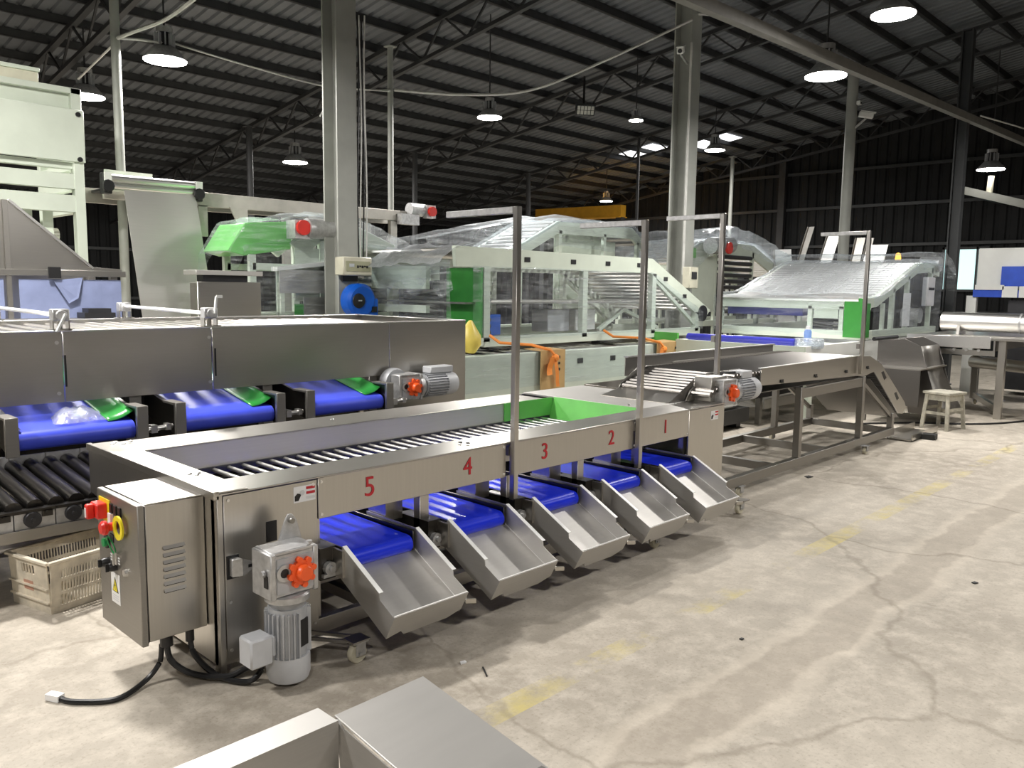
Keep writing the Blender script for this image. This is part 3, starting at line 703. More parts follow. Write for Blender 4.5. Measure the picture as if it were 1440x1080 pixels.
# ================================================================== ROLLER CONVEYOR
rc = thing('roller_conveyor', (2.4, 5.0, 0), 'low black roller conveyor with disc wheels under the rear machine, behind the crate', 'conveyor')
rl = mesh_of('roller', MB().cyl((0, 4.645, .485), (0, 5.40, .56), .042, 14), (0, 0, 0))
for k in range(42): inst('roller', rl, 'black_steel', rc, (.38+.1*k, 0, 0))
pl = mesh_of('end_plate', MB().box(.004, .193, 4.615, 4.63, .385, .475), (0, 0, 0))
wd = mesh_of('wheel_disc', MB().ring([(0, -.03), (.012, -.03), (.014, -.022), (.038, -.022), (.042, -.016), (.042, 0), (0, 0)], (.085, 4.615, .432), 'Y', 20), (0, 0, 0))
bk = mesh_of('bearing_bracket', MB().box(.002, .195, 4.6, 4.65, .47, .486).box(.13, .18, 4.6, 4.615, .44, .475).cyl((.15, 4.59, .465), (.15, 4.6, .465), .008, 8), (0, 0, 0))
for k in range(18):
    x = .39+.195*k
    p_ = inst('end_plate', pl, 'cast', rc, (x, 0, 0))
    inst('wheel_disc', wd, 'dark', p_, (x, 0, 0)); inst('bearing_bracket', bk, 'black_steel', p_, (x, 0, 0))
obj('front_rail', MB().box(.3, 4.7, 4.6, 4.66, .325, .385), 'steel_d', rc, .002)
obj('rear_rail', MB().box(.3, 4.7, 5.40, 5.46, .42, .5), 'steel_d', rc, .002)
rp = mesh_of('rear_plate', MB().box(.004, .193, 5.405, 5.42, .5, .62), (0, 0, 0))
for k in range(22): inst('rear_plate', rp, 'cast', rc, (.39+.195*k, 0, 0))
obj('belt_tray', MB().box(.35, 4.65, 4.7, 5.38, .36, .37), 'black_steel', rc)
for x in (.4, 2.5, 4.6):
    for y in (4.63, 5.43): obj('leg', MB().box(x-.025, x+.025, y-.025, y+.025, 0, .33 if y < 5 else .42), 'steel_d', rc)
# ================================================================== CRATE
CT = Matrix.Translation((1.245, 4.35, 0)) @ Matrix.Rotation(math.radians(14), 4, 'Z')
cr = thing('plastic_crate', (1.245, 4.35, 0), 'dirty cream slatted plastic crate on the floor beside the control cabinet', 'crate')
CL, CW, CH = .52, .33, .265
def crate_side(a, b_, n, rows, name, th=.006):
    """open slatted wall from a to b_ (local floor points), flared outward a little at the top"""
    a = Vector(a); b_ = Vector(b_); d = (b_-a); L = d.length; d /= L; nrm = Vector((d.y, -d.x, 0))
    def Q(s, z): return CT @ (a+d*s+nrm*(z*.06)+Vector((0, 0, z)))
    mb = MB()
    def seg(s0, s1, z0, z1):
        mb.plate([Q(s0, z0), Q(s1, z0), Q(s1, z1), Q(s0, z1)], th)
    zs = [0.0, .035, .088, .105, .158, .175, .222, CH]
    seg(0, L, 0, .035); seg(0, L, .222, CH)
    seg(0, L, .088, .105); seg(0, L, .158, .175)
    for z0, z1 in ((.035, .088), (.105, .158), (.175, .222)):
        seg(0, .05, z0, z1); seg(L-.05, L, z0, z1)
        m = int((L-.1)/.016); st = (L-.1)/m
        for i in range(m+1):
            s = .05+st*i; seg(s-.0032, s+.0032, z0, z1)
    return obj(name, mb, 'crate', cr)
crate_side((0, 0, 0), (CL, 0, 0), 0, 0, 'slatted_side'); crate_side((CL, CW, 0), (0, CW, 0), 0, 0, 'slatted_side')
for a, b_ in (((0, CW, 0), (0, 0, 0)), ((CL, 0, 0), (CL, CW, 0))):
    a = Vector(a); b_ = Vector(b_); d = (b_-a); L = d.length; d /= L; nrm = Vector((d.y, -d.x, 0))
    Q = lambda s, z: CT @ (a+d*s+nrm*(z*.06)+Vector((0, 0, z)))
    mb = MB()
    for s0, s1, z0, z1 in ((0, L, 0, .19), (0, .11, .19, .235), (.22, L, .19, .235), (0, L, .235, CH)):
        mb.plate([Q(s0, z0), Q(s1, z0), Q(s1, z1), Q(s0, z1)], .006)
    for z in (.06, .13): mb.bar(Q(0, z)+CT.to_3x3() @ nrm*.006, Q(L, z)+CT.to_3x3() @ nrm*.006, .012, .008)
    e = obj('end_panel', mb, 'crate', cr)
    for s in (.125, .15, .175, .2): obj('handle_bar', MB().bar(Q(s, .19), Q(s, .235), .006), 'crate', e)
    if a.x == 0: obj('red_stain', MB().plate([Q(.12, .10)+CT.to_3x3() @ nrm*.002, Q(.2, .10)+CT.to_3x3() @ nrm*.002, Q(.2, .15)+CT.to_3x3() @ nrm*.002, Q(.12, .15)+CT.to_3x3() @ nrm*.002], .001), paint('faded_red_print', (.5, .28, .2), .6), e)
mb = MB()
for p, q in (((0, 0), (CL, 0)), ((CL, 0), (CL, CW)), ((CL, CW), (0, CW)), ((0, CW), (0, 0))):
    o = .016; f = lambda u: CT @ Vector((u[0]+(o if u[0] else -o), u[1]+(o if u[1] else -o), CH))
    mb.bar(f(p), f(q), .024, .016)
obj('rim', mb, 'crate', cr, .003)
obj('bottom', MB().box(0, CL, 0, CW, .004, .012, CT), 'crate', cr)
# ================================================================== PLASTIC BAG on the first rear belt
mb = MB(); rows = []
for i in range(13):
    u = i/12; row = []
    for j in range(9):
        v = j/8; x = 1.62+.30*u; y = 5.36+.22*v
        h = .085*(math.sin(math.pi*u)**.6)*(math.sin(math.pi*v)**.6)
        row.append((x, y, .790+h+.03*h/.085*noise.noise(Vector((u*6, v*6, 1.3)))))
    rows.append(row)
bag = obj('plastic_bag', mb.sheet(rows, .006, 14), 'bag', at=(1.77, 5.47, .78)); tag(bag, 'crumpled clear plastic bag lying on the leftmost wide blue belt', 'bag')
# ================================================================== INFEED CONVEYOR
ic = thing('infeed_conveyor', (7.4, 3.6, 0), 'stainless infeed conveyor on an open wheeled frame feeding the numbered machine', 'conveyor')
NY, FY = 3.15, 4.0
def sideplate(y):
    prof = [(6.25, .875), (6.25, 1.008), (6.3, 1.016), (8.3, 1.016), (8.62, 1.0), (8.95, .90), (9.75, .42), (9.82, .34), (9.70, .29), (9.55, .31), (8.75, .83), (8.5, .80), (8.3, .815)]
    return MB().prism(prof, 1, y, y+.012)
sp = obj('side_plate', sideplate(NY), 'steel', ic, .002)
obj('side_plate', sideplate(FY), 'steel', ic, .002)
for x, z in ((6.62, .9), (7.3, .9), (8.0, .895), (8.55, .9)):
    obj('lock_tab', MB().box(x-.02, x+.035, NY-.006, NY, z-.02, z).box(x-.015, x+.03, NY-.012, NY-.006, z-.03, z-.018), 'black', sp)
for x, z in ((9.02, .76), (9.45, .5)):
    obj('slot', MB().prism([(x-.06, z+.05), (x+.0, z+.06), (x+.1, z-.02), (x+.04, z-.04)], 1, NY-.002, NY), 'black', sp)
obj('top_lip', MB().box(6.25, 8.35, NY-.002, NY+.03, 1.014, 1.02), 'steel_b', sp)
obj('far_guard', MB().box(5.55, 8.2, FY+.012, FY+.02, .93, 1.09), 'steel_d', ic, .002)
obj('far_guard_lip', MB().box(5.55, 8.2, FY-.01, FY+.03, 1.085, 1.095), 'steel_b', ic)
for y in (3.34, FY):
    obj('head_plate', MB().prism([(5.42, .80), (5.48, .88), (5.72, 1.0), (6.25, 1.0), (6.25, .87), (5.8, .80)], 1, y, y+.01), 'steel', ic, .002)
obj('head_gusset', MB().prism([(5.22, .802), (5.56, .802), (5.56, .96)], 1, 3.36, 3.366), 'steel_d', ic)
obj('head_cover', MB().box(5.55, 5.78, 3.2, 3.35, .8, .985), 'steel', ic, .003)
# roller/slat bed
sm_ = mesh_of('slat_roller', MB().cyl((0, 3.17, 0), (0, 3.99, 0), .0225, 8), (0, 0, 0))
bed = [(5.5+.052*k, .86+.0165*k if k < 7 else .975) for k in range(60)]
for x, z in bed: inst('slat_roller', sm_, 'steel_k', ic, (x, 0 if x > 6.25 else 0, z if x > 6.25 else z))
for k in range(26):
    x = 8.62+.043*k; inst('slat_roller', sm_, 'steel', ic, (x, 0, .96-.6*(x-8.62)))
obj('discharge_sheet', MB().plate([(5.2, 3.37, .80), (5.2, 3.99, .80), (5.5, 3.99, .85), (5.5, 3.37, .85)], .004), 'steel', ic)
obj('under_pan', MB().box(5.8, 8.6, 3.2, 3.98, .80, .805), 'steel_d', ic)
obj('tail_pan', MB().plate([(8.7, 3.17, .76), (9.65, 3.17, .25), (9.65, 3.99, .25), (8.7, 3.99, .76)], .005), 'steel_k', ic)
# frame
for y in (3.13, 4.05):
    obj('base_rail', MB().box(5.68, 9.42, y, y+.06, .085, .165), 'steel_d', ic, .003)
    obj('upper_rail', MB().box(7.03, 8.5, y+.01, y+.05, .70, .79), 'steel_d', ic, .003)
    for x, z in ((7.02, .80), (8.46, .80), (9.36, .33)):
        obj('leg', MB().box(x-.03, x+.03, y, y+.06, .165, z), 'steel_d', ic, .003)
    obj('brace', MB().bar((8.5, y+.03, .72), (9.34, y+.03, .30), .03, .04), 'steel_d', ic)
obj('leg', MB().box(6.22, 6.28, 4.05, 4.11, .165, .8), 'steel_d', ic, .003)
for x in (5.69, 6.6, 7.7, 9.36): obj('cross_rail', MB().box(x, x+.05, 3.19, 4.05, .09, .16), 'steel_d', ic)
for x, y in ((8.5, 3.1), (8.5, 4.12), (5.9, 4.12), (5.95, 3.14)): caster(x, y, .086, ic, .036)
pole(5.69, 3.24, 1.0, 2.235, .5, ic); pole(8.29, 3.115, .84, 2.25, .48, ic)
T = Matrix.Translation((5.72, 3.2, .86)) @ Matrix.Scale(1.05, 4) @ Matrix.Rotation(0, 4, 'Z')
g3, M3, o3 = gear_motor(ic, T, (1, 0, 0), cap='orange')
obj('terminal_box', MB().box(5.95, 6.12, 3.16, 3.28, .95, 1.01), 'box_grey', g3, .006)
obj('motor_cable', MB().tube(curve([(5.97, 3.22, 1.0), (5.86, 3.28, .99), (5.72, 3.34, .93)]), .013), 'black', g3)
# ================================================================== FOREGROUND STEEL PIECES
fg = thing('steel_tray', (1.2, 1.3, 0), 'folded stainless chute tray in the near foreground, cut by the bottom edge', 'tray')
obj('wide_sheet', MB().plate([(1.027, 1.547, .65), (1.301, 1.551, .65), (1.30, 1.05, .58), (1.03, 1.05, .58)][::-1], .006), 'steel_s', fg, .002)
obj('side_channel', MB().box(.35, 1.018, 1.52, 1.6, .642, .652).box(.35, 1.018, 1.596, 1.6, .45, .65), 'steel_s', fg, .002)
obj('channel_web', MB().box(.35, 1.018, 1.516, 1.522, .40, .652), 'steel_s', fg)
obj('corner_plate', MB().prism([(1.53, .648), (1.12, .40), (1.5, .40)], 0, 1.021, 1.027), 'steel_s', fg)
obj('inner_sheet', MB().plate([(1.026, 1.5, .635), (1.026, 1.05, .575), (1.0, 1.05, .40), (1.0, 1.5, .42)], .004), 'steel_s', fg)
for x, y in ((.4, 1.55), (1.26, 1.5), (1.26, 1.1), (.4, 1.1)):
    obj('leg', MB().box(x-.02, x+.02, y-.02, y+.02, 0, .6 if x > 1 and y < 1.2 else .64 if x > 1 else .45), 'steel_d', fg)
obj('bottom_rail', MB().box(.4, 1.26, 1.08, 1.12, .38, .42).box(.38, .42, 1.1, 1.55, .38, .42), 'steel_d', fg)
# ================================================================== WRAPPED ROLLER GRADERS (background)
def subdiv(prof, n):
    out = []
    for a, b_ in zip(prof, prof[1:]):
        for k in range(n): t = k/n; out.append((a[0]+(b_[0]-a[0])*t, a[1]+(b_[1]-a[1])*t))
    return out+[prof[-1]]
def film_top(name, prof, y0, y1, ny, nsub, amp, parent, mat='film_top', freq=2.5, over=.12, y0p=None):
    """film draped over a long machine: profile points (x, z) swept across y, hanging down at both sides"""
    pr = subdiv(prof, nsub); rows = []
    ys = [y0+(y1-y0)*k/ny for k in range(ny+1)]
    for y in ys:
        sag = .02*math.sin((y-y0)/(y1-y0)*math.pi*3)
        rows.append([(x, y, z+sag) for x, z in pr])
    rows = [[(x, y0-.03, z-over) for x, z in pr]]+rows+[[(x, y1+.03, z-over) for x, z in pr]]
    return obj(name, MB().sheet(rows, amp, freq, len(prof)), mat, parent)
def film_side(name, top, zb, y, parent, nz=6, nsub=6, amp=.02, mat='film'):
    pr = subdiv(top, nsub)
    rows = [[(x, y, z+(zb-z)*k/nz) for x, z in pr] for k in range(nz+1)]
    return obj(name, MB().sheet(rows, amp, 2.2, 3), mat, parent)
def film_end(name, x, ys, zs, parent, amp=.03, mat='film', n=8):
    rows = [[(x, ys[0]+(ys[1]-ys[0])*i/n, zs[0]+(zs[1]-zs[0])*k/n) for i in range(n+1)] for k in range(n+1)]
    return obj(name, MB().sheet(rows, amp, 2.0, 5), mat, parent)
def rollers(prof, step, y0, y1, r, parent, mat='steel_b', name='roller'):
    me = mesh_of(name, MB().cyl((0, y0, 0), (0, y1, 0), r, 8), (0, 0, 0)); carry = 0
    for a, b_ in zip(prof, prof[1:]):
        L = math.hypot(b_[0]-a[0], b_[1]-a[1]); s = carry
        while s < L:
            t = s/L; inst(name, me, mat, parent, (a[0]+(b_[0]-a[0])*t, 0, a[1]+(b_[1]-a[1])*t)); s += step
        carry = s-L
def beam_poly(prof, h, y, th):                    # side beam of height h following a polyline
    lo = [(x, z-h) for x, z in prof]
    return MB().prism(list(prof)+lo[::-1], 1, y, y+th)
# ---- long level wrapped machine (centre)
b1 = thing('wrapped_conveyor', (8.8, 7.8, .9), 'long white level conveyor in clear film with a dropping tail, stacked in the centre', 'conveyor')
b1.location = (8.8, 7.8, 0); ORG[b1.name] = Vector((8.8, 7.8, 0))
PR = [(6.34, 2.12), (10.25, 2.11), (11.98, 1.30)]
for y in (7.0, 8.75):
    obj('side_beam', MB().prism([(6.34, 2.12), (10.3, 2.105), (12.0, 1.33), (11.82, 1.16), (10.25, 1.89), (6.36, 1.88)], 1, y, y+.06), 'white', b1, .004)
    for x in (6.86, 8.72, 10.36): obj('post', MB().box(x-.05, x+.05, y, y+.08, 1.0, 1.885), 'white', b1)
    obj('short_post', MB().box(11.55, 11.65, y, y+.08, 1.0, 1.3), 'white', b1)
    obj('base_beam', MB().box(6.81, 11.7, y, y+.1, .935, 1.055), 'white', b1, .004)
    obj('tail_stay', MB().bar((10.4, y+.04, 1.8), (11.55, y+.04, 1.12), .05, .05), 'white', b1)
for x in (7.55, 8.45, 9.2, 9.95, 10.65, 11.2, ):
    z = 2.0 if x < 10.2 else 2.0-.47*(x-10.25)
    obj('beam_slot', MB().box(x-.05, x+.05, 6.992, 7.0, z-.03, z+.03), 'black', b1)
rollers([(6.4, 2.07), (10.2, 2.06), (11.8, 1.3)], .13, 7.06, 8.75, .035, b1, 'steel')
obj('green_guard', MB().box(6.76, 6.785, 7.0, 7.62, 1.05, 1.88), 'green_guard', b1)
obj('corner_post', MB().box(6.72, 6.80, 7.62, 7.70, 1.0, 1.9), 'dark', b1)
obj('end_beam', MB().box(6.5, 6.56, 7.7, 8.8, 1.62, 1.9), 'white', b1)
obj('end_beam', MB().box(6.5, 6.56, 7.7, 8.8, 1.33, 1.42), 'white', b1)
obj('end_rail', MB().box(6.76, 6.82, 7.0, 8.8, .95, 1.05), 'white', b1)
for k in range(7): obj('inner_roller', MB().cyl((6.9, 7.1, 1.1+.08*k), (6.9, 8.6, 1.1+.08*k), .03, 8).cyl((7.0, 7.1, 1.1+.08*k), (7.0, 8.7, 1.1+.08*k), .03, 8), 'dark', b1)
obj('return_pan', MB().box(6.6, 11.4, 7.1, 8.7, 1.45, 1.47), 'steel_d', b1)
obj('carton', MB().box(8.3, 8.75, 7.3, 7.6, 1.06, 1.36), 'box_grey', b1, .01)
obj('carton', MB().box(8.95, 9.4, 7.35, 7.7, 1.06, 1.36), 'white2', b1, .01)
obj('drive_box', MB().box(6.98, 7.25, 7.15, 7.4, 1.06, 1.32), 'hose_blue', b1, .01)
obj('inner_stay', MB().bar((9.4, 7.3, 1.06), (10.0, 7.3, 1.35), .05).bar((10.0, 7.3, 1.35), (10.9, 7.3, 1.06), .05), 'white', b1)
obj('tail_cylinder', MB().cyl((11.75, 6.98, 1.28), (11.75, 7.1, 1.28), .13, 16), 'dark', b1)
film_side('side_film', [(6.6, 1.9), (10.3, 1.9), (11.75, 1.3)], 1.03, 6.97, b1, amp=.012)
film_end('end_film', 6.24, (6.95, 8.6), (.98, 1.95), b1)
mb = MB().sheet([[(5.98+.07*i, 6.93+.13*j, 1.93+.03*i-.004*j) for i in range(9)] for j in range(13)], .06, 4, 2)
obj('bunched_film', mb, 'bag', b1)
mb = MB().sheet([[(6.22-.02*math.sin(i), 6.95+.14*i, 1.92-.05*k-.02*k*math.sin(i*1.7)) for i in range(13)] for k in range(7)], .05, 4, 8)
obj('hanging_film', mb, 'film', b1)
# ---- white conveyor frame below it
lw = thing('white_conveyor_frame', (8.2, 7.2, 0), 'low white conveyor frame under the level wrapped conveyor, tied with orange straps', 'conveyor')
for y in (6.2, 8.5):
    obj('side_beam', MB().prism([(5.45, .93), (10.45, .92), (10.9, .78), (10.9, .55), (10.4, .5), (5.45, .45)], 1, y, y+.08), 'white', lw, .005)
    for x in (5.6, 7.2, 8.8, 10.5): obj('leg', MB().box(x-.05, x+.05, y, y+.08, 0, .5), 'white', lw)
rollers([(5.6, .86), (10.5, .85)], .16, 6.28, 8.5, .035, lw, 'steel')
for x in (7.65, 8.3, 10.1, 10.55): obj('beam_slot', MB().box(x-.05, x+.05, 6.192, 6.2, .76, .82), 'black', lw)
for x in (6.55, 9.2, 11.4):
    pass
obj('side_film', MB().sheet([[(5.4+.5*i, 6.17, .95-.08*k) for i in range(11)] for k in range(6)], .012, 2.2, 3), 'film_clear', lw)
for k, (x0, x1) in enumerate(((6.38, 6.62), (6.85, 7.0), (9.0, 9.3))):
    sp_ = obj('spacer_block', MB().box(x0, x1, 6.75, 8.6, .925, .935).box(x0, x1, 6.95, 7.1, .90, .937), 'black', lw)
def carton(x0, x1, z0, z1, label):
    t = thing('cardboard_sheet', (x0, 6.16, z0), label, 'cardboard')
    obj('panel', MB().box(x0, x1, 6.14, 6.15, z0, z1), 'card', t)
    obj('top_flap', MB().plate([(x0, 6.14, z1), (x1, 6.14, z1), (x1, 6.4, z1+.012), (x0, 6.4, z1+.012)], .008), 'card', t)
    obj('hole_marks', MB().box(x1-.12, x1-.09, 6.137, 6.14, z1-.1, z1-.07).box(x1-.12, x1-.09, 6.137, 6.14, z1-.17, z1-.14).box(x1-.12, x1-.09, 6.137, 6.14, z1-.24, z1-.21), 'dark', t)['kind'] = 'stuff'
carton(6.88, 7.3, .5, .945, 'brown cardboard sheet with three marks hanging on the low white frame')
carton(9.2, 9.75, .62, .945, 'brown cardboard sheet folded over the right end of the low white frame')
def strap(x, label):
    t = thing('orange_strap', (x, 6.12, .9), label, 'strap')
    obj('knot', MB().ring([(0, -.05), (.035, -.03), (.045, 0), (.035, .03), (0, .05)], (x, 6.1, .86), 'Y', 10), 'rope', t)
    obj('hanging_tail', MB().sheet([[(x-.05+.06*j+.012*k, 6.09-.01*math.sin(k), .86-.055*k) for j in range(2)] for k in range(7)], .012, 5), 'rope', t)
    obj('hanging_tail', MB().sheet([[(x-.12+.05*j-.008*k, 6.085-.01*math.cos(k), .87-.04*k) for j in range(3)] for k in range(6)], .015, 6), 'rope', t)
    obj('loop', MB().tube([(x, 6.1, .88), (x-.06, 6.12, .95), (x-.14, 6.35, 1.0), (x-.2, 6.8, 1.0), (x-.22, 6.95, 1.08)], .018, 6), 'rope', t)
strap(7.08, 'orange strap knotted over the left cardboard sheet on the low white frame')
strap(9.3, 'orange strap knotted over the right cardboard sheet on the low white frame')
yb = obj('yellow_bundle', MB().ring([(0, -.17), (.07, -.16), (.12, -.08), (.11, .02), (.07, .1), (.02, .17), (0, .175)], (5.97, 6.35, 1.12), 'Z', 14), 'yellow_bag', at=(5.97, 6.35, .95))
for v in yb.data.vertices: v.co += .018*noise.noise_vector(v.co*14)
tag(yb, 'crumpled yellow wrapped bundle at the right end of the rear sorting machine', 'bundle')
# ---- inclined graders
def grader(name, label, deck, y0, y1, zb, posts, h=.14, film='film_top', roll_mat='steel_b', step=.14, end_x=None, legs=True, amp=.02):
    x0 = deck[0][0]; x1 = deck[-1][0]
    t = thing(name, ((x0+x1)/2, (y0+y1)/2, 0), label, 'grader')
    for y in (y0, y1-.06):
        obj('side_beam', beam_poly(deck, h, y, .06), 'white', t, .004)
        obj('base_beam', MB().box(x0, x1, y, y+.08, zb, zb+.12), 'white', t, .004)
        for x, zt in posts:
            obj('post', MB().box(x-.035, x+.035, y, y+.06, zb+.12, zt), 'white', t)
            if legs: obj('leg', MB().box(x-.035, x+.035, y+.01, y+.05, 0, zb), 'white', t)
    obj('end_beam', MB().box(x0, x0+.06, y0, y1, deck[0][1]-.16, deck[0][1]), 'white', t)
    rollers([(x, z-.02) for x, z in deck], step, y0+.06, y1-.06, .04, t, roll_mat)
    if film:
        film_top('top_film', [(x, z+.05) for x, z in deck], y0-.02, y1+.02, 10, 5, amp, t, film, over=.06)
    return t
# centre rear incline (B2)
b2 = grader('wrapped_grader', 'tall wrapped incline grader peaking behind the long level wrapped conveyor', [(7.6, 1.93), (8.79, 2.02), (10.33, 2.74), (12.4, 2.76), (12.85, 2.5)], 8.9, 9.85, .9, [(8.8, 1.95), (10.4, 2.6), (11.6, 2.6), (12.6, 2.5)], .2, film='film', roll_mat='steel_d', step=.16)
obj('back_panel', MB().box(10.6, 12.3, 9.2, 9.22, 1.2, 2.5), 'white', b2)
film_top('outer_film', [(7.5, 2.3), (8.7, 2.55), (10.33, 2.84), (11.8, 2.80), (12.3, 2.86), (12.95, 2.5), (13.3, 2.1)], 8.87, 9.88, 8, 5, .03, b2, 'film', over=.5)
# right incline (C)
DC = [(11.4, 1.57), (11.9, 1.60), (13.5, 2.10), (14.05, 2.13), (14.55, 2.07)]
c_ = grader('wrapped_grader', 'wrapped incline grader with a shiny slatted slope and a green corner, right of centre', DC, 4.3, 6.5, 1.0, [(11.43, 1.45), (12.55, 1.72), (13.15, 1.9), (14.2, 2.05)], .15, step=.11, legs=False)
obj('green_guard', MB().box(11.37, 11.395, 4.3, 4.55, 1.03, 1.57), 'green_guard', c_)
obj('green_guard', MB().box(11.4, 11.62, 4.285, 4.3, 1.03, 1.5), 'green_guard', c_)
for y in (4.6, 5.05): obj('end_post', MB().box(11.4, 11.45, y-.03, y+.03, 1.1, 1.45), 'white', c_)
obj('end_panel', MB().box(11.42, 11.43, 4.65, 5.0, 1.28, 1.45), 'white', c_)
obj('end_rail', MB().box(11.39, 11.46, 4.3, 6.5, 1.0, 1.12), 'white', c_)
obj('blue_belt', MB().box(11.5, 13.3, 5.2, 6.4, 1.3, 1.5), paint('navy_belt', (.03, .035, .22), .4), c_)
for k in range(5): obj('inner_roller', MB().cyl((11.6, 4.4, 1.15+.05*k), (11.6, 5.1, 1.15+.05*k), .02, 8), 'dark', c_)
eb = obj('electric_box', MB().box(13.75, 14.1, 4.22, 4.3, 1.45, 1.9), 'box_grey', c_, .008)
for k in range(4): obj('push_button', MB().cyl((13.82+.07*k, 4.21, 1.72), (13.82+.07*k, 4.22, 1.72), .022, 10), 'black' if k % 2 else 'dark', eb)
obj('notice_sheet', MB().box(12.9, 13.2, 4.28, 4.29, 1.15, 1.65), 'label', c_)
obj('motor', MB().cyl((13.85, 4.33, 1.3), (13.85, 4.6, 1.3), .12, 16).box(13.75, 13.95, 4.4, 4.6, 1.12, 1.2), 'cast', c_)
obj('head_motor', MB().cyl((14.4, 4.25, 2.12), (14.4, 4.55, 2.12), .12, 16), 'cast', c_)
film_side('side_film', [(11.6, 1.58), (11.95, 1.62), (13.5, 2.12), (14.5, 2.12)], 1.05, 4.24, c_, amp=.008, mat='film_clear')
mb = MB().sheet([[(11.33, 4.55+.2*i, 1.6-.09*k-.02*math.sin(i*2+k)) for i in range(11)] for k in range(7)], .04, 3, 4)
obj('end_film', mb, 'film', c_)
film_top('head_film', [(13.4, 2.2), (13.9, 2.28), (14.5, 2.3), (15.0, 2.1), (15.1, 1.7)], 4.2, 6.6, 8, 5, .04, c_, 'film', over=.2)
for x in (14.2,): obj('inner_brace', MB().bar((12.2, 4.33, 1.5), (12.2, 4.33, 1.12), .05), 'white', c_)
# pedestal under it
pd = thing('white_conveyor_frame', (11.6, 5.2, 0), 'broad white conveyor frame under the right incline grader, behind the infeed conveyor', 'conveyor')
for y in (4.32, 6.07):
    obj('side_beam', MB().prism([(9.7, .98), (13.9, .985), (14.0, .62), (9.7, .60)], 1, y, y+.08), 'white2' if y < 5 else 'white', pd, .005)
    for x in (9.9, 11.8, 13.8): obj('leg', MB().box(x-.05, x+.05, y, y+.08, 0, .62), 'white', pd)
obj('deck_board', MB().box(9.7, 13.9, 4.4, 6.07, .92, .94), 'white2', pd)
obj('end_beam', MB().box(9.66, 9.7, 4.32, 6.15, .6, .98), 'white', pd)
br = obj('blue_roll', MB().cyl((9.9, 4.55, 1.0), (9.9, 6.1, 1.0), .06, 16), paint('deep_blue_film_roll', (.045, .05, .42), .3), at=(9.9, 5.4, .94)); tag(br, 'long roll of blue plastic film lying across the broad white frame', 'roll')
gp = obj('green_panel', MB().box(10.4, 10.45, 6.6, 7.05, .85, 1.02).box(10.36, 10.5, 6.6, 7.05, .84, .85), 'green_liner', at=(10.42, 6.8, .85)); tag(gp, 'small bright green panel between the two wrapped conveyors, above the low white frame', 'panel')
sc = thing('spray_can', (10.25, 4.55, .94), 'light blue spray can standing on the broad white frame', 'can')
obj('body', MB().ring([(0, 0), (.045, .0), (.047, .01), (.047, .2), (.035, .225), (0, .226)], (10.25, 4.55, .94), 'Z', 18), paint('pale_blue_can', (.22, .36, .72), .35), sc)
obj('cap', MB().ring([(0, .226), (.03, .226), (.026, .27), (.0, .275)], (10.25, 4.55, .94), 'Z', 14), 'label', sc)
tr = obj('tape_roll_pack', MB().ring([(0, 0), (.17, 0), (.18, .02), (.18, .10), (.17, .12), (0, .12)], (10.0, 4.42, .985), 'Z', 20).ring([(.182, .03), (.186, .03), (.186, .07), (.182, .07)], (10.0, 4.42, .985), 'Z', 20), 'bag', at=(10, 4.42, .985))
tr.location.z -= .04; tag(tr, 'film-wrapped round pack lying by the blue spray can', 'pack')
# left rear wrapped grader (A)
a_ = thing('wrapped_grader', (5.8, 9.45, 0), 'wrapped grader with a pale green hood and red motor cap, left of the steel column', 'grader')
obj('green_hood', MB().prism([(4.6, 2.03), (4.82, 2.36), (5.45, 2.42), (5.42, 2.08), (4.8, 1.98)], 1, 8.97, 9.6), 'green_liner', a_, .01)
for y in (8.95, 9.57):
    obj('side_panel', MB().prism([(5.4, 2.15), (5.75, 2.45), (6.25, 2.47), (7.0, 2.2), (7.0, 1.95), (6.3, 2.2), (5.85, 2.2), (5.6, 2.0)], 1, y, y+.05), 'white', a_, .005)
    for x, zt in ((4.9, 2.0), (5.86, 2.25), (6.95, 2.0)): obj('post', MB().box(x-.04, x+.04, y, y+.06, 0, zt), 'white', a_)
    obj('base_beam', MB().box(4.9, 7.0, y, y+.06, 1.2, 1.3), 'white', a_)
    obj('mid_beam', MB().box(4.9, 7.0, y, y+.06, 1.82, 1.9), 'white', a_)
obj('grey_panel', MB().box(5.45, 5.8, 8.93, 8.95, 1.45, 2.1), 'white', a_)
rollers([(5.9, 1.5), (6.9, 1.9)], .12, 9.0, 9.57, .04, a_, 'steel_d')
for k in range(8): obj('inner_roller', MB().cyl((5.95, 9.0, 1.35+.09*k), (6.85, 9.0, 1.35+.09*k), .03, 8), 'dark', a_)
ma = obj('drive_motor', MB().cyl((5.5, 8.75, 2.33), (5.95, 8.75, 2.33), .12, 16).box(5.32, 5.52, 8.7, 8.9, 2.2, 2.42), 'cast', a_)
obj('motor_cap', MB().cyl((5.42, 8.66, 2.33), (5.42, 8.7, 2.33), .09, 16), 'red', ma)
film_top('top_film', [(4.55, 2.0), (4.8, 2.40), (5.3, 2.43), (5.6, 2.54), (6.2, 2.54), (6.7, 2.4), (7.2, 2.2)], 8.85, 9.62, 8, 5, .03, a_, 'film', over=.3)
film_side('side_film', [(4.75, 2.1), (5.4, 2.2), (6.2, 2.2), (7.15, 2.15)], 1.3, 8.88, a_, amp=.04)
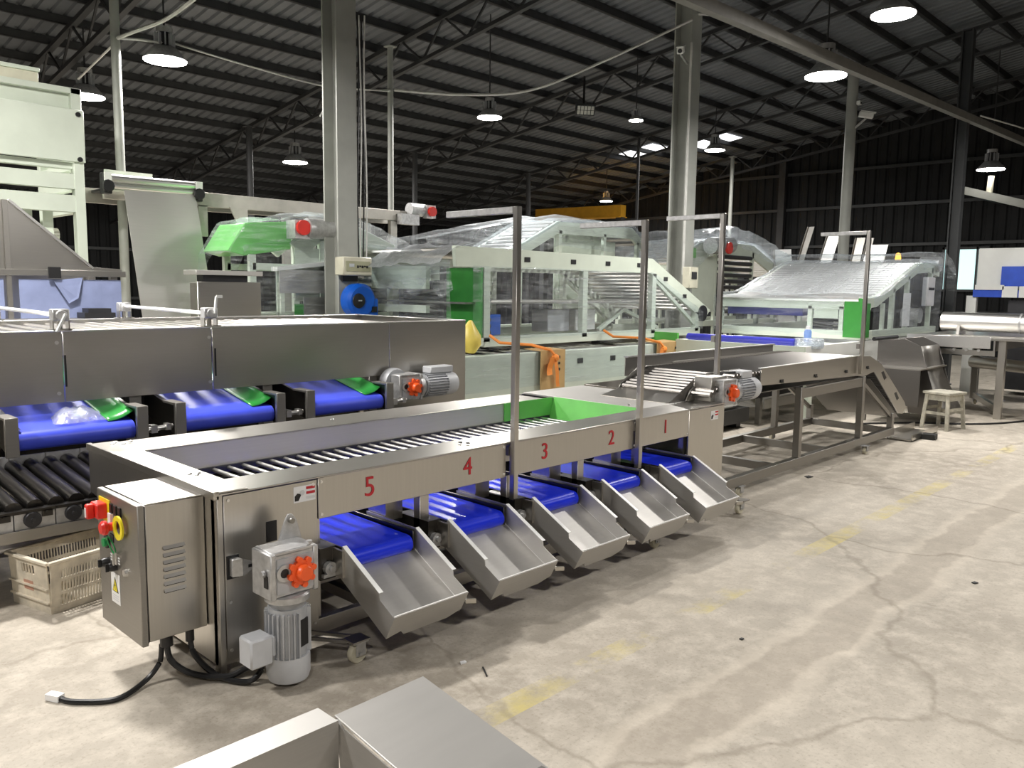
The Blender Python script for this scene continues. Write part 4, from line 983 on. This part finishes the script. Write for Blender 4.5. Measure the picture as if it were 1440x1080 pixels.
# low apron in front of it
ap = thing('white_apron_table', (5.65, 8.8, 0), 'white film-covered apron table between the green hood and the steel column', 'table')
obj('top', MB().prism([(5.12, 1.86), (6.22, 1.99), (6.22, 1.94), (5.12, 1.81)], 1, 8.78, 8.93), 'white2', ap)
obj('skirt', MB().box(5.16, 6.18, 8.80, 8.82, 1.55, 1.83), 'steel_s', ap)
obj('lower_skirt', MB().box(5.5, 6.18, 8.82, 8.84, 1.0, 1.5), 'steel', ap)
obj('green_edge', MB().box(5.36, 5.48, 8.80, 8.815, 1.0, 1.42), 'green_guard', ap)
for x in (5.2, 6.14):
    for y in (8.82, 8.9): obj('leg', MB().box(x-.025, x+.025, y-.015, y+.015, 0, 1.82), 'white', ap)
film_side('film', [(5.08, 1.87), (5.7, 1.93), (6.2, 1.99)], 1.2, 8.765, ap, amp=.018, nsub=10)
# grader D
DD = [(14.0, 2.2), (14.9, 2.62), (15.6, 2.7), (17.2, 2.66), (19.0, 2.05)]
d_ = grader('wrapped_grader', 'wrapped white grader with a red motor hub, far behind the second large column', DD, 9.0, 10.4, .9, [(14.1, 2.2), (15.6, 2.5), (17.2, 2.5), (18.8, 2.0)], .28, amp=.04)
obj('end_panel', MB().box(14.0, 15.5, 8.97, 8.99, 1.2, 2.35), 'white', d_)
obj('green_panel', MB().box(14.1, 14.7, 8.95, 8.97, 2.3, 2.5), 'green_liner', d_)
dm = obj('drive_motor', MB().cyl((14.9, 8.75, 2.55), (15.7, 8.75, 2.6), .17, 16), 'cast', d_)
obj('motor_cap', MB().cyl((15.35, 8.55, 2.52), (15.35, 8.6, 2.52), .12, 16), 'red', dm)
for k in range(10): obj('inner_roller', MB().cyl((15.7, 9.0, 1.2+.13*k), (17.1, 9.0, 1.2+.13*k), .045, 8), 'dark', d_)
film_top('outer_film', [(13.7, 2.3), (14.8, 2.85), (15.7, 2.95), (16.6, 2.85), (18.0, 2.5), (19.6, 2.05)], 8.6, 10.5, 8, 5, .06, d_, 'film', over=.4)
# ================================================================== LEFT REAR: tower, hopper, plate, beam conveyor
tw = thing('white_box_frame', (2.4, 10, 0), 'tall pale green-white framed box tower at the far left', 'frame')
for x in (1.2, 3.2):
    for y in (9.5, 10.6): obj('post', MB().box(x-.05, x+.05, y-.05, y+.05, 0, 3.66), 'white', tw, .004)
for z0, z1 in ((3.42, 3.65), ):
    pass
obj('top_panel', MB().box(1.25, 3.15, 9.52, 9.54, 3.44, 3.6), 'white', tw)
obj('top_rail', MB().box(1.15, 3.25, 9.45, 9.55, 3.6, 3.66), 'white', tw, .004)
obj('front_panel', MB().box(1.15, 3.26, 9.42, 9.45, 2.9, 3.44), 'white', tw, .006)
obj('side_panel', MB().box(3.23, 3.25, 9.55, 10.55, 2.9, 3.6), 'white', tw)
for z0, z1, y in ((2.83, 2.9, 9.5), (2.62, 2.78, 9.46), (2.38, 2.56, 9.46), (1.85, 1.93, 9.48)):
    obj('cross_beam', MB().box(1.2, 3.2, y, y+.08, z0, z1), 'white', tw, .004)
    obj('side_beam', MB().box(3.15, 3.24, 9.55, 10.55, z0, z1), 'white', tw)
for z in (3.39, 2.93): obj('black_knob', MB().cyl((3.2, 9.4, z), (3.2, 9.42, z), .025, 12), 'black', tw)
for x in (2.75, 2.95): obj('inner_post', MB().box(x-.05, x+.05, 9.7, 9.8, 1.2, 2.4), 'white', tw)
obj('inner_roller', MB().cyl((1.3, 9.9, 2.12), (3.1, 9.9, 2.16), .07, 12), 'steel', tw)
tb = thing('pale_box', (2.55, 9.9, 3.66), 'flat pale box sitting on top of the tall frame at the left edge', 'box')
obj('body', MB().box(2.2, 2.9, 9.6, 10.4, 3.66, 3.79), 'beige', tb, .006); obj('lid', MB().box(2.18, 2.91, 9.58, 10.42, 3.79, 3.83), 'white', tb, .006)
ho = thing('steel_hopper', (2.2, 8.5, 0), 'stainless hopper with a sloping side and blue film panels behind the rear machine', 'hopper')
obj('slope_side', MB().prism([(1.2, 2.34), (2.19, 2.35), (2.82, 1.79), (3.12, 1.775), (3.12, 1.70), (1.2, 1.70)], 1, 8.2, 8.215), 'steel', ho, .003)
obj('slope_cover', MB().plate([(2.19, 8.18, 2.36), (2.86, 8.18, 1.785), (2.86, 8.9, 1.785), (2.19, 8.9, 2.36)], .02), 'steel_b', ho)
obj('far_side', MB().prism([(1.2, 2.34), (2.19, 2.35), (2.82, 1.79), (3.12, 1.775), (3.12, 1.0), (1.2, 1.0)], 1, 8.9, 8.915), 'steel', ho)
obj('seam_post', MB().box(2.13, 2.17, 8.17, 8.2, .6, 2.35), 'steel_d', ho)
obj('rail', MB().box(1.2, 3.14, 8.16, 8.2, 1.70, 1.755), 'steel', ho, .003)
for x0, x1 in ((1.2, 2.11), (2.23, 3.1)): obj('blue_film_panel', MB().box(x0, x1, 8.19, 8.2, .9, 1.67), 'blue_film', ho)
obj('film_flap', MB().plate([(2.5, 8.17, 1.66), (2.75, 8.17, 1.69), (2.7, 8.15, 1.5), (2.62, 8.16, 1.45)], .004), 'blue_film', ho)
obj('black_latch', MB().box(2.46, 2.56, 8.14, 8.16, 1.68, 1.78), 'black', ho)
obj('blocks', MB().box(2.68, 2.95, 7.95, 8.15, 1.32, 1.37).box(2.72, 2.92, 7.97, 8.13, 1.37, 1.41), 'dark', ho)
obj('support', MB().box(1.3, 3.0, 7.93, 8.19, 1.29, 1.32), 'steel_d', ho)
for x in (1.3, 3.05):
    for y in (8.25, 8.85): obj('leg', MB().box(x-.03, x+.03, y-.03, y+.03, 0, 1.7), 'steel_d', ho)
bc = thing('beam_conveyor', (6.4, 10.3, 0), 'high pale beam conveyor running over the green hood, with a small red-capped motor', 'conveyor')
for y in (10.18, 10.85):
    obj('side_beam', MB().prism([(3.7, 2.80), (8.35, 2.81), (8.35, 2.66), (4.82, 2.62), (3.7, 2.62)], 1, y, y+.05), 'tan_beam', bc, .004)
    for x, zb_ in ((4.9, 2.25), (6.5, 0), (7.95, 0)): obj('leg', MB().box(x-.06, x+.06, y, y+.06, zb_, 2.64), 'tan_beam', bc)
obj('belt', MB().box(3.8, 8.3, 10.23, 10.85, 2.74, 2.77), 'dark', bc)
obj('gusset', MB().prism([(5.25, 2.64), (5.5, 2.64), (5.5, 2.3), (5.42, 2.3)], 1, 10.15, 10.17), 'tan_beam', bc)
obj('end_plate', MB().box(3.7, 4.25, 10.12, 10.14, 2.72, 2.95), 'white', bc)
bm_ = obj('motor', MB().cyl((8.2, 10.12, 2.84), (8.5, 10.12, 2.84), .1, 14).box(8.0, 8.35, 10.05, 10.17, 2.6, 2.76), 'cast', bc)
obj('motor_cap', MB().box(8.46, 8.64, 10.0, 10.1, 2.72, 2.92).ring([(0, -.04), (.07, -.03), (.07, 0), (0, 0)], (8.55, 10.0, 2.82), 'Y', 12), 'cast', bm_)
obj('red_cap', MB().cyl((8.55, 9.95, 2.82), (8.55, 10.0, 2.82), .075, 14), 'red', bm_)
sp2 = thing('steel_chute_sheet', (4.3, 10.0, 0), 'long tilted stainless sheet hanging from twin rollers at the left', 'sheet')
obj('sheet', MB().plate([(3.86, 10.0, 2.72), (4.72, 10.0, 2.74), (4.82, 9.75, 1.1), (3.93, 9.75, 1.1)], .006), 'steel_s', sp2, .002)
for z, r in ((2.84, .05), (2.76, .03)): obj('roller', MB().cyl((3.72, 10.02, z), (4.74, 10.02, z+.01), r, 14), 'steel_b', sp2)
for x in (3.68, 4.76):
    obj('bearing', MB().box(x-.05, x+.05, 9.98, 10.1, 2.66, 2.9).cyl((x, 9.95, 2.75), (x, 10.0, 2.75), .07, 12), 'black', sp2, .01)
    obj('bracket', MB().box(x-.04, x+.04, 9.96, 9.98, 2.78, 2.9), 'white2', sp2)
obj('foot_bar', MB().box(3.9, 4.85, 9.72, 9.78, 0, 1.1), 'steel_d', sp2)
gs = thing('steel_cabinet', (4.25, 8.38, 0), 'plain grey steel cabinet beside the tilted sheet, behind the rear machine rim', 'cabinet')
obj('body', MB().box(3.92, 4.6, 8.32, 8.5, .1, 1.66), 'steel_d', gs, .004); obj('door', MB().box(3.9, 4.62, 8.28, 8.32, .2, 1.67), 'steel', gs, .004)
obj('top', MB().box(3.9, 4.66, 8.3, 8.6, 1.74, 1.79), 'steel_s', gs, .003); obj('top_riser', MB().box(4.0, 4.5, 8.36, 8.5, 1.66, 1.74), 'dark', gs)
for x in (3.98, 4.54): obj('foot', MB().box(x-.03, x+.03, 8.34, 8.48, 0, .1), 'dark', gs)
# ---- display box and hose reel on the big column
sd = thing('display_box', (5.86, 8.3, 1.76), 'beige weighing display box fixed to the grey steel column', 'display')
obj('casing', MB().box(5.65, 6.07, 8.2, 8.38, 1.77, 1.99), 'beige', sd, .012)
fp = obj('front_panel', MB().box(5.69, 6.03, 8.192, 8.2, 1.82, 1.94), paint('olive_panel', (.36, .36, .24), .4), sd)
obj('small_screen', MB().box(5.73, 5.80, 8.188, 8.192, 1.87, 1.91), 'silver', fp)
for k in range(5): obj('key', MB().box(5.84+.034*k, 5.865+.034*k, 8.188, 8.192, 1.86+.012*(k % 2), 1.89), 'black', fp)
obj('bracket', MB().box(5.75, 5.97, 8.36, 8.4, 1.7, 1.8), 'dark', sd)
hr = thing('hose_reel', (5.9, 8.2, 1.4), 'blue round hose reel with a black hub on the grey steel column', 'reel')
obj('drum', MB().ring([(0, -.1), (.17, -.1), (.205, -.07), (.21, 0), (.205, .07), (.17, .1), (0, .1)], (5.87, 8.22, 1.47), 'Y', 28), 'hose_blue', hr)
obj('outlet_block', MB().box(5.93, 6.11, 8.13, 8.3, 1.27, 1.5), 'hose_blue', hr, .015)
obj('hub', MB().ring([(0, -.02), (.05, -.02), (.085, -.01), (.09, 0), (0, 0)], (5.81, 8.118, 1.47), 'Y', 20), 'black', hr)
obj('outlet', MB().box(6.0, 6.08, 8.12, 8.13, 1.33, 1.4), 'black', hr)
obj('bracket', MB().box(5.82, 5.92, 8.3, 8.4, 1.4, 1.55), 'dark', hr)
obj('hub_mark', MB().box(5.79, 5.84, 8.092, 8.098, 1.465, 1.48), 'silver', hr)
# ================================================================== RIGHT SIDE
tbw = thing('steel_table', (12.9, 3.3, 0), 'stainless work table carrying the big roller, at the right edge', 'table')
obj('top', MB().box(12.15, 14.2, 2.0, 3.92, 1.04, 1.075), 'steel', tbw, .003)
obj('front_apron', MB().box(12.12, 12.15, 2.9, 3.95, .93, 1.085), 'steel_b', tbw, .003)
obj('lower_apron', MB().box(12.2, 12.23, 2.86, 3.85, .83, .9), 'steel', tbw)
obj('side_apron', MB().box(12.15, 14.2, 2.85, 2.87, .9, 1.05), 'steel', tbw)
for k, y in enumerate((3.2, 3.35, 3.05)): obj('roller_end', MB().cyl((12.18, y, .9), (12.21, y, .9), .02, 8), 'steel_b', tbw)
for x, y in ((12.25, 2.78), (13.9, 3.5), (14.1, 2.1), (12.25, 2.1)):
    obj('leg', MB().box(x-.045, x+.045, y-.045, y+.045, .06 if x > 13 else .0, 1.04), 'steel_v', tbw, .004)
obj('foot_rail', MB().bar((12.25, 2.78, .12), (13.9, 3.5, .12), .05, .08), 'steel', tbw)
obj('mid_roller', MB().cyl((13.9, 3.55, .62), (13.2, 2.3, .62), .09, 14), 'steel', tbw)
caster(13.7, 3.42, .08, tbw, .035)
ro = thing('steel_roller', (13.0, 2.9, 1.08), 'large bright stainless roller lying across the work table', 'roller')
obj('drum', MB().ring([(0, -.85), (.12, -.85), (.135, -.84), (.135, .95), (.12, .96), (0, .96)], (13, 2.8, 1.25), 'Y', 28), 'steel_b', ro)
obj('strap', MB().ring([(.137, -.012), (.142, -.012), (.142, .012), (.137, .012)], (13, 2.75, 1.25), 'Y', 28, True), 'cast', ro)
for y in (3.5, 2.2): obj('cradle', MB().prism([(12.83, 1.075), (13.17, 1.075), (13.14, 1.2), (13.06, 1.13), (12.94, 1.13), (12.86, 1.2)], 1, y-.02, y+.02), 'steel', ro)
wm = thing('sheet_metal_machine', (15.8, 3.0, 0), 'white machine with bright blue panels behind the roller at the right edge', 'machine')
obj('cabinet', MB().box(15.25, 16.0, 2.2, 3.93, 1.75, 2.4), 'white2', wm, .01)
obj('frame', MB().box(15.3, 16.0, 2.2, 3.45, .1, 1.55), 'dark', wm)
obj('blue_panel', MB().box(15.19, 15.25, 2.2, 3.56, 1.78, 2.1), 'screen_blue', wm)
obj('blue_band', MB().box(15.17, 15.3, 2.2, 3.95, 1.6, 1.72), 'screen_blue', wm)
for y0, y1, z0, z1 in ((3.5, 3.92, 1.72, 1.8), (3.3, 3.52, 1.6, 1.78), (2.9, 3.28, 1.6, 1.78)): obj('white_panel', MB().box(15.15, 15.19, y0, y1, z0, z1), 'white2', wm)
obj('frame_post', MB().box(15.2, 15.3, 3.9, 4.05, .0, 1.62), 'white2', wm)
hp = thing('steel_hopper', (11.3, 3.6, 0), 'stack of stainless chutes with curved sides beyond the tail of the infeed conveyor', 'hopper')
for x in (11.05, 11.75):
    obj('side_plate', MB().prism([(3.95, 1.03), (3.62, 1.07), (3.42, .98), (3.25, .45), (3.08, .12), (3.52, .12), (3.6, .55), (3.95, .68)], 0, x, x+.012), 'steel_k', hp, .002)
obj('tray', MB().box(10.7, 11.75, 3.3, 4.05, .70, .715), 'steel', hp)
obj('tray_skirt', MB().box(10.7, 10.712, 3.3, 4.05, .25, .70), 'steel_k', hp)
obj('back_plate', MB().plate([(11.06, 3.95, 1.03), (11.75, 3.95, 1.03), (11.75, 3.95, .3), (11.06, 3.95, .3)], .01), 'steel', hp)
obj('curved_front', MB().sheet([[(x, 3.42-.34*math.sin(t*1.5)*t, .98-.86*t) for x in (11.06, 11.4, 11.75)] for t in [k/8 for k in range(9)]]), 'steel_d', hp).modifiers.new('s', 'SOLIDIFY').thickness = .006
obj('bar', MB().cyl((10.95, 3.97, 1.05), (11.8, 3.97, 1.05), .025, 10), 'black', hp)
for x in (10.75, 11.7): obj('foot', MB().box(x, x+.05, 3.95, 4.0, 0, .7), 'steel_d', hp)
h2 = thing('steel_hopper', (12.6, 4.0, 0), 'dull folded steel guard standing behind the stack of stainless chutes', 'hopper')
obj('guard', MB().prism([(4.2, .95), (3.95, .98), (3.7, .5), (3.62, .02), (3.75, .02), (4.1, .6)], 0, 12.4, 13.0), 'steel_k', h2, .003)
obj('rib', MB().prism([(3.95, .98), (3.9, .98), (3.55, .02), (3.62, .02)], 0, 12.36, 12.4), 'steel', h2)
of = thing('steel_offcut', (10.1, 3.2, 0), 'folded stainless channel lying on the floor left of the stool', 'offcut')
obj('channel', MB().box(9.55, 10.45, 2.98, 3.25, .012, .02).box(9.55, 10.45, 3.24, 3.25, .012, .1).box(9.55, 10.45, 2.98, 2.99, .012, .085), 'steel', of)
obj('rubber_end', MB().box(9.86, 10.0, 2.85, 2.98, .0, .06).cyl((9.9, 2.84, .03), (9.9, 2.86, .03), .03, 10), 'rubber', of)
obj('skid', MB().box(9.6, 10.4, 3.0, 3.03, 0, .012).box(9.6, 10.4, 3.2, 3.23, 0, .012), 'steel_d', of)
st = thing('wooden_stool', (10.86, 3.05, 0), 'small worn square wooden stool by the right-hand table', 'stool')
ST = Matrix.Translation((10.86, 3.05, 0)) @ Matrix.Rotation(math.radians(-14), 4, 'Z')
obj('seat', MB().box(-.19, .19, -.17, .17, .43, .46, ST), 'stool', st, .004)
for sx in (-1, 1):
    for sy in (-1, 1):
        obj('leg', MB().bar(ST @ Vector((sx*.18, sy*.16, 0)), ST @ Vector((sx*.15, sy*.13, .43)), .04), 'stool', st)
    obj('stretcher', MB().bar(ST @ Vector((sx*.17, -.15, .2)), ST @ Vector((sx*.17, .15, .2)), .02, .035), 'stool', st)
    obj('apron', MB().bar(ST @ Vector((sx*.15, -.13, .39)), ST @ Vector((sx*.15, .13, .39)), .02, .07), 'stool', st)
    obj('apron', MB().bar(ST @ Vector((-.15, sx*.13, .39)), ST @ Vector((.15, sx*.13, .39)), .02, .07), 'stool', st)
    obj('stretcher', MB().bar(ST @ Vector((-.17, sx*.15, .25)), ST @ Vector((.17, sx*.15, .25)), .02, .035), 'stool', st)
cd = obj('floor_cable', MB().tube(curve([(10.3, 3.9, .012), (11.0, 3.4, .012), (11.4, 2.9, .012), (12.0, 2.55, .012), (13.5, 2.1, .012)]), .012), 'rubber'); tag(cd, 'thin black cable lying on the floor behind the stool', 'cable')
rr = obj('red_bundle', MB().ring([(0, 0), (.12, 0), (.16, .05), (.09, .1), (0, .1)], (15.4, 4.6, 0), 'Z', 9), 'red', at=(15.4, 4.6, 0))
for v in rr.data.vertices: v.co.x += .08*noise.noise(v.co*9); v.co.y *= 1.8
tag(rr, 'small red bundle on the floor under the roller table, far back', 'bundle')
# leaning steel sheets
SH = [(18.0, 8.82, .42, 2.05, 2.62, .18), (18.1, 8.2, .14, 1.6, 3.12, -.28), (17.8, 7.55, .28, 1.8, 2.88, -.28), (18.3, 7.15, .2, 1.8, 2.85, -.16), (18.2, 6.75, .46, 1.9, 2.68, -.2), (18.5, 7.0, .12, 1.6, 2.85, -.2)]
LB = ['wide pale steel sheet leaning left of the narrow channel, by the far end wall', 'narrow tall steel channel leaning beyond the wrapped white grader', 'bright steel sheet leaning just left of the thick pipe column', 'dull narrow steel sheet leaning close behind the thick pipe column', 'wide pale steel sheet leaning right of the thick pipe column', 'thin steel strip leaning between the pipe column and the widest right sheet']
for (x, y, wd_, z0, z1, ln), lb in zip(SH, LB):
    t = thing('steel_sheet', (x, y, 0), lb, 'sheet', )
    b0 = y-ln*z1/1.2
    obj('face', MB().plate([(x, b0+wd_/2, .0), (x, b0-wd_/2, .0), (x+.25, y-wd_/2, z1), (x+.25, y+wd_/2, z1)], .012), 'steel_b' if wd_ > .2 else 'steel', t)
    obj('fold', MB().plate([(x-.04, b0+wd_/2, .0), (x+.0, b0+wd_/2-.02, .0), (x+.25, y+wd_/2-.02, z1), (x+.21, y+wd_/2, z1)], .01), 'steel_d', t)
    obj('foot_fold', MB().box(x-.06, x+.01, b0-wd_/2, b0+wd_/2, 0, .012), 'steel_d', t)
be = thing('beacon', (14.9, 5.4, 2.12), 'small amber beacon light on the right incline grader', 'beacon')
be.location = (18.6, 6.35, 2.35); ORG[be.name] = Vector((18.6, 6.35, 2.35))
obj('dome', MB().ring([(0, .16), (.05, .14), (.06, .05), (.06, 0), (0, 0)], (18.6, 6.35, 2.35), 'Z', 12), 'amber', be)
obj('base', MB().cyl((18.6, 6.35, 2.3), (18.6, 6.35, 2.35), .07, 12), 'black', be); obj('stem', MB().cyl((18.6, 6.35, 0), (18.6, 6.35, 2.3), .025, 8), 'dark', be)
# overhead crane beam, jib arm
cw = thing('crane_beam', (20, 16.3, 3.9), 'ochre-yellow overhead crane beam in the dark far background', 'crane')
obj('girder', MB().bar((20, 18.1, 4.0), (20, 14.7, 3.95), .25, .34), 'crane', cw); obj('flange', MB().bar((20, 18.1, 3.82), (20, 14.7, 3.77), .4, .03), 'crane', cw)
for y in (18.0, 14.8): obj('support', MB().box(19.9, 20.1, y-.1, y+.1, 0, 3.78), 'roof_steel', cw)
ja = thing('jib_arm', (20.6, 5.2, 3.8), 'pale slanting bracket arm with a short upright, under the far right lamp', 'bracket')
obj('arm', MB().bar((20.3, 5.85, 4.0), (20.3, 4.3, 3.52), .12, .16), 'column', ja)
obj('upright', MB().bar((20.3, 5.12, 3.82), (20.3, 5.1, 4.2), .1), 'beige', ja); obj('wall_stay', MB().bar((20.3, 5.7, 3.95), (XR-.02, 5.7, 3.95), .08), 'column_d', ja)
obj('end_cap', MB().box(20.2, 20.4, 4.22, 4.34, 3.42, 3.6), 'cast', ja)
# cameras and floodlight
def cctv(x, y, z, dirv, label, px):
    t = thing('security_camera', (x, y, z), label, 'camera'); d = Vector(dirv).normalized(); p = Vector((x, y, z))
    obj('housing', MB().bar(p-d*.13, p+d*.13, .1, .1), 'white2', t, .01); obj('hood', MB().bar(p-d*.1+Vector((0, 0, .06)), p+d*.17+Vector((0, 0, .06)), .12, .015), 'white2', t)
    obj('lens', MB().cyl(p+d*.13, p+d*.14, .035, 12), 'black', t)
    obj('bracket', MB().bar(p-Vector((0, 0, .06)), Vector(px)+Vector((0, 0, -.1)), .03), 'cast', t)
cctv(11.62, 7.5, 5.45, (-1, -.5, -.4), 'white security camera high on the second large column', (11.9, 7.55, 5.4))
cctv(16.1, 6.25, 4.98, (.6, -1, -.2), 'white security camera on the thick pipe column at right', (16.15, 6.5, 4.85))
sd_ = thing('smoke_detector', (16.15, 6.43, 5.25), 'small white box above the right security camera', 'detector')
obj('body', MB().box(16.1, 16.2, 6.38, 6.45, 5.2, 5.27), 'white2', sd_, .006); obj('lens', MB().cyl((16.15, 6.37, 5.23), (16.15, 6.38, 5.23), .02, 10), 'dark', sd_)
FL = Matrix.Translation((12.19, 9.9, 4.95)) @ Matrix.Rotation(math.radians(-38), 4, 'Z') @ Matrix.Rotation(math.radians(25), 4, 'X')
fd = thing('floodlight', (12.19, 9.9, 4.95), 'black rectangular LED floodlight with a grid face under the roof', 'floodlight')
obj('body', MB().box(-.18, .18, -.06, .04, -.1, .1, FL), 'black', fd, .008)
for i in range(5):
    for j in range(2): obj('led_module', MB().box(-.155+.065*i, -.105+.065*i, -.068, -.06, -.075+.08*j, -.005+.08*j, FL), 'floodglass', fd)
obj('yoke', MB().bar((12.19, 9.93, 5.0), (12.19, 9.93, 5.55), .03), 'black', fd)
# hanging cables
def cable(pts, r, label, mat='cable_w'):
    o = obj('power_cable', MB().tube(curve(pts), r, 6), mat); tag(o, label, 'cable')
cable([(4.15, 8.65, 4.62), (4.15, 9.4, 4.56), (4.12, 10.2, 4.58), (4.12, 10.66, 4.6)], .022, 'white cable running down from the top left edge to the thin left pipe column')
cable([(4.12, 10.66, 4.6), (4.4, 10.75, 4.66), (4.73, 10.8, 4.7)], .018, 'short white cable from the thin left pipe column to the nearby hanging lamp')
cable([(4.14, 10.82, 4.57), (4.15, 12.13, 4.36)], .014, 'taut white wire slanting down left behind the thin left pipe column')
cable([(4.85, 10.78, 4.72), (5.9, 10.7, 4.62), (7.1, 10.6, 4.55), (8.1, 10.46, 4.66)], .013, 'thin sagging cable between the upper left lamp and the thin pale pipe column')
cable([(8.14, 10.4, 4.66), (8.9, 9.7, 4.62), (9.7, 9.0, 4.72), (10.6, 8.3, 5.2), (11.83, 7.45, 5.95)], .022, 'thick white cable rising right to the top of the second large column')
cable([(8.1, 10.46, 4.64), (7.2, 10.5, 4.5), (6.86, 10.5, 4.08)], .01, 'thin wire drooping left from the thin pale pipe column')
cable([(12.0, 7.44, 6.08), (12.8, 7.3, 6.2), (13.6, 7.2, 6.3)], .02, 'white cable from the second large column up to the top edge')
cable([(16.15, 4.3, 4.72), (18.5, 4.2, 4.85), (21.5, 4.1, 5.0)], .014, 'thin pale wire running right from the dark column under the roof')
# small litter on the floor
def litter(x, y, pts, mat, label, cat):
    o = obj('litter', MB().prism([(x+a, y+b_) for a, b_ in pts], 2, 0.0005, .006), mat, at=(x, y, 0)); tag(o, label, cat)
litter(2.33, 2.52, [(0, 0), (.03, -.005), (.035, .012), (.01, .018)], 'label', 'small white scrap on the floor below the first two chutes', 'scrap')
litter(2.33, 2.36, [(0, 0), (.006, 0), (.05, .07), (.044, .072)], 'rubber', 'short black splinter on the floor below the first two chutes', 'scrap')
litter(6.98, 3.02, [(0, 0), (.08, -.01), (.1, .04), (.03, .05)], 'rubber', 'black scrap under the infeed conveyor frame', 'scrap')
litter(3.45, 1.77, [(0, 0), (.02, 0), (.02, .012), (0, .015)], 'rubber', 'tiny dark chip in the middle of the open floor', 'scrap')
litter(5.1, 1.2, [(0, 0), (.035, -.01), (.04, .012), (.01, .02)], 'rubber', 'dark chip on the filled trench at the right', 'scrap')
# ---- stuff standing behind the infeed conveyor frame
for x, lb in ((6.55, 'small stainless feed hopper seen through the conveyor frame, the nearer of two'), (7.35, 'small stainless feed hopper seen through the conveyor frame, the farther of two')):
    t = thing('feed_hopper', (x, 4.75, 0), lb, 'hopper')
    obj('funnel', MB().prism([(x-.3, .72), (x+.34, .72), (x+.15, .46), (x-.2, .46)], 1, 4.55, 4.56).prism([(x-.3, .72), (x+.34, .72), (x+.15, .46), (x-.2, .46)], 1, 5.0, 5.01).plate([(x-.3, 4.55, .72), (x-.2, 4.55, .46), (x-.2, 5.0, .46), (x-.3, 5.0, .72)], .006).plate([(x+.34, 4.55, .72), (x+.15, 4.55, .46), (x+.15, 5.0, .46), (x+.34, 5.0, .72)], .006), 'steel', t)
    obj('base_box', MB().box(x-.24, x+.2, 4.6, 4.95, .06, .46), 'steel', t, .004)
    for q in (-.2, .16): obj('rubber_foot', MB().box(x+q-.04, x+q+.04, 4.62, 4.93, 0, .06), 'rubber', t)
wu = thing('white_drive_unit', (8.6, 4.95, 0), 'white rounded drive unit seen through the infeed conveyor frame', 'motor')
obj('body', MB().box(8.15, 8.9, 4.75, 5.2, .25, .62), 'white2', wu, .04); obj('round_end', MB().cyl((8.9, 4.98, .44), (9.12, 4.98, .44), .2, 20), 'white2', wu)
obj('dark_base', MB().box(8.1, 9.1, 4.72, 5.22, .08, .25), 'black', wu); obj('ring', MB().ring([(.2, 0), (.23, 0), (.23, .05), (.2, .05)], (8.9, 4.98, .44), 'X', 20), 'dark', wu)
obj('green_mark', MB().box(8.45, 8.55, 4.743, 4.75, .45, .52), 'greenbtn', wu)
for x in (8.2, 9.0): obj('foot', MB().box(x-.05, x+.05, 4.8, 5.15, 0, .08), 'dark', wu)
dt = thing('dark_trough', (10.0, 4.95, 0), 'dark steel trough on short legs behind the dropping tail of the infeed conveyor', 'trough')
obj('pan', MB().prism([(4.45, .72), (4.7, .34), (5.2, .34), (5.45, .72), (5.42, .72), (5.18, .36), (4.72, .36), (4.48, .72)], 0, 9.25, 10.85), 'dark', dt)
obj('skirt', MB().box(9.25, 10.85, 4.6, 4.62, .22, .34), 'steel_d', dt)
for x in (9.4, 10.7):
    for y in (4.75, 5.15): obj('leg', MB().box(x-.03, x+.03, y-.03, y+.03, 0, .34), 'steel_d', dt)
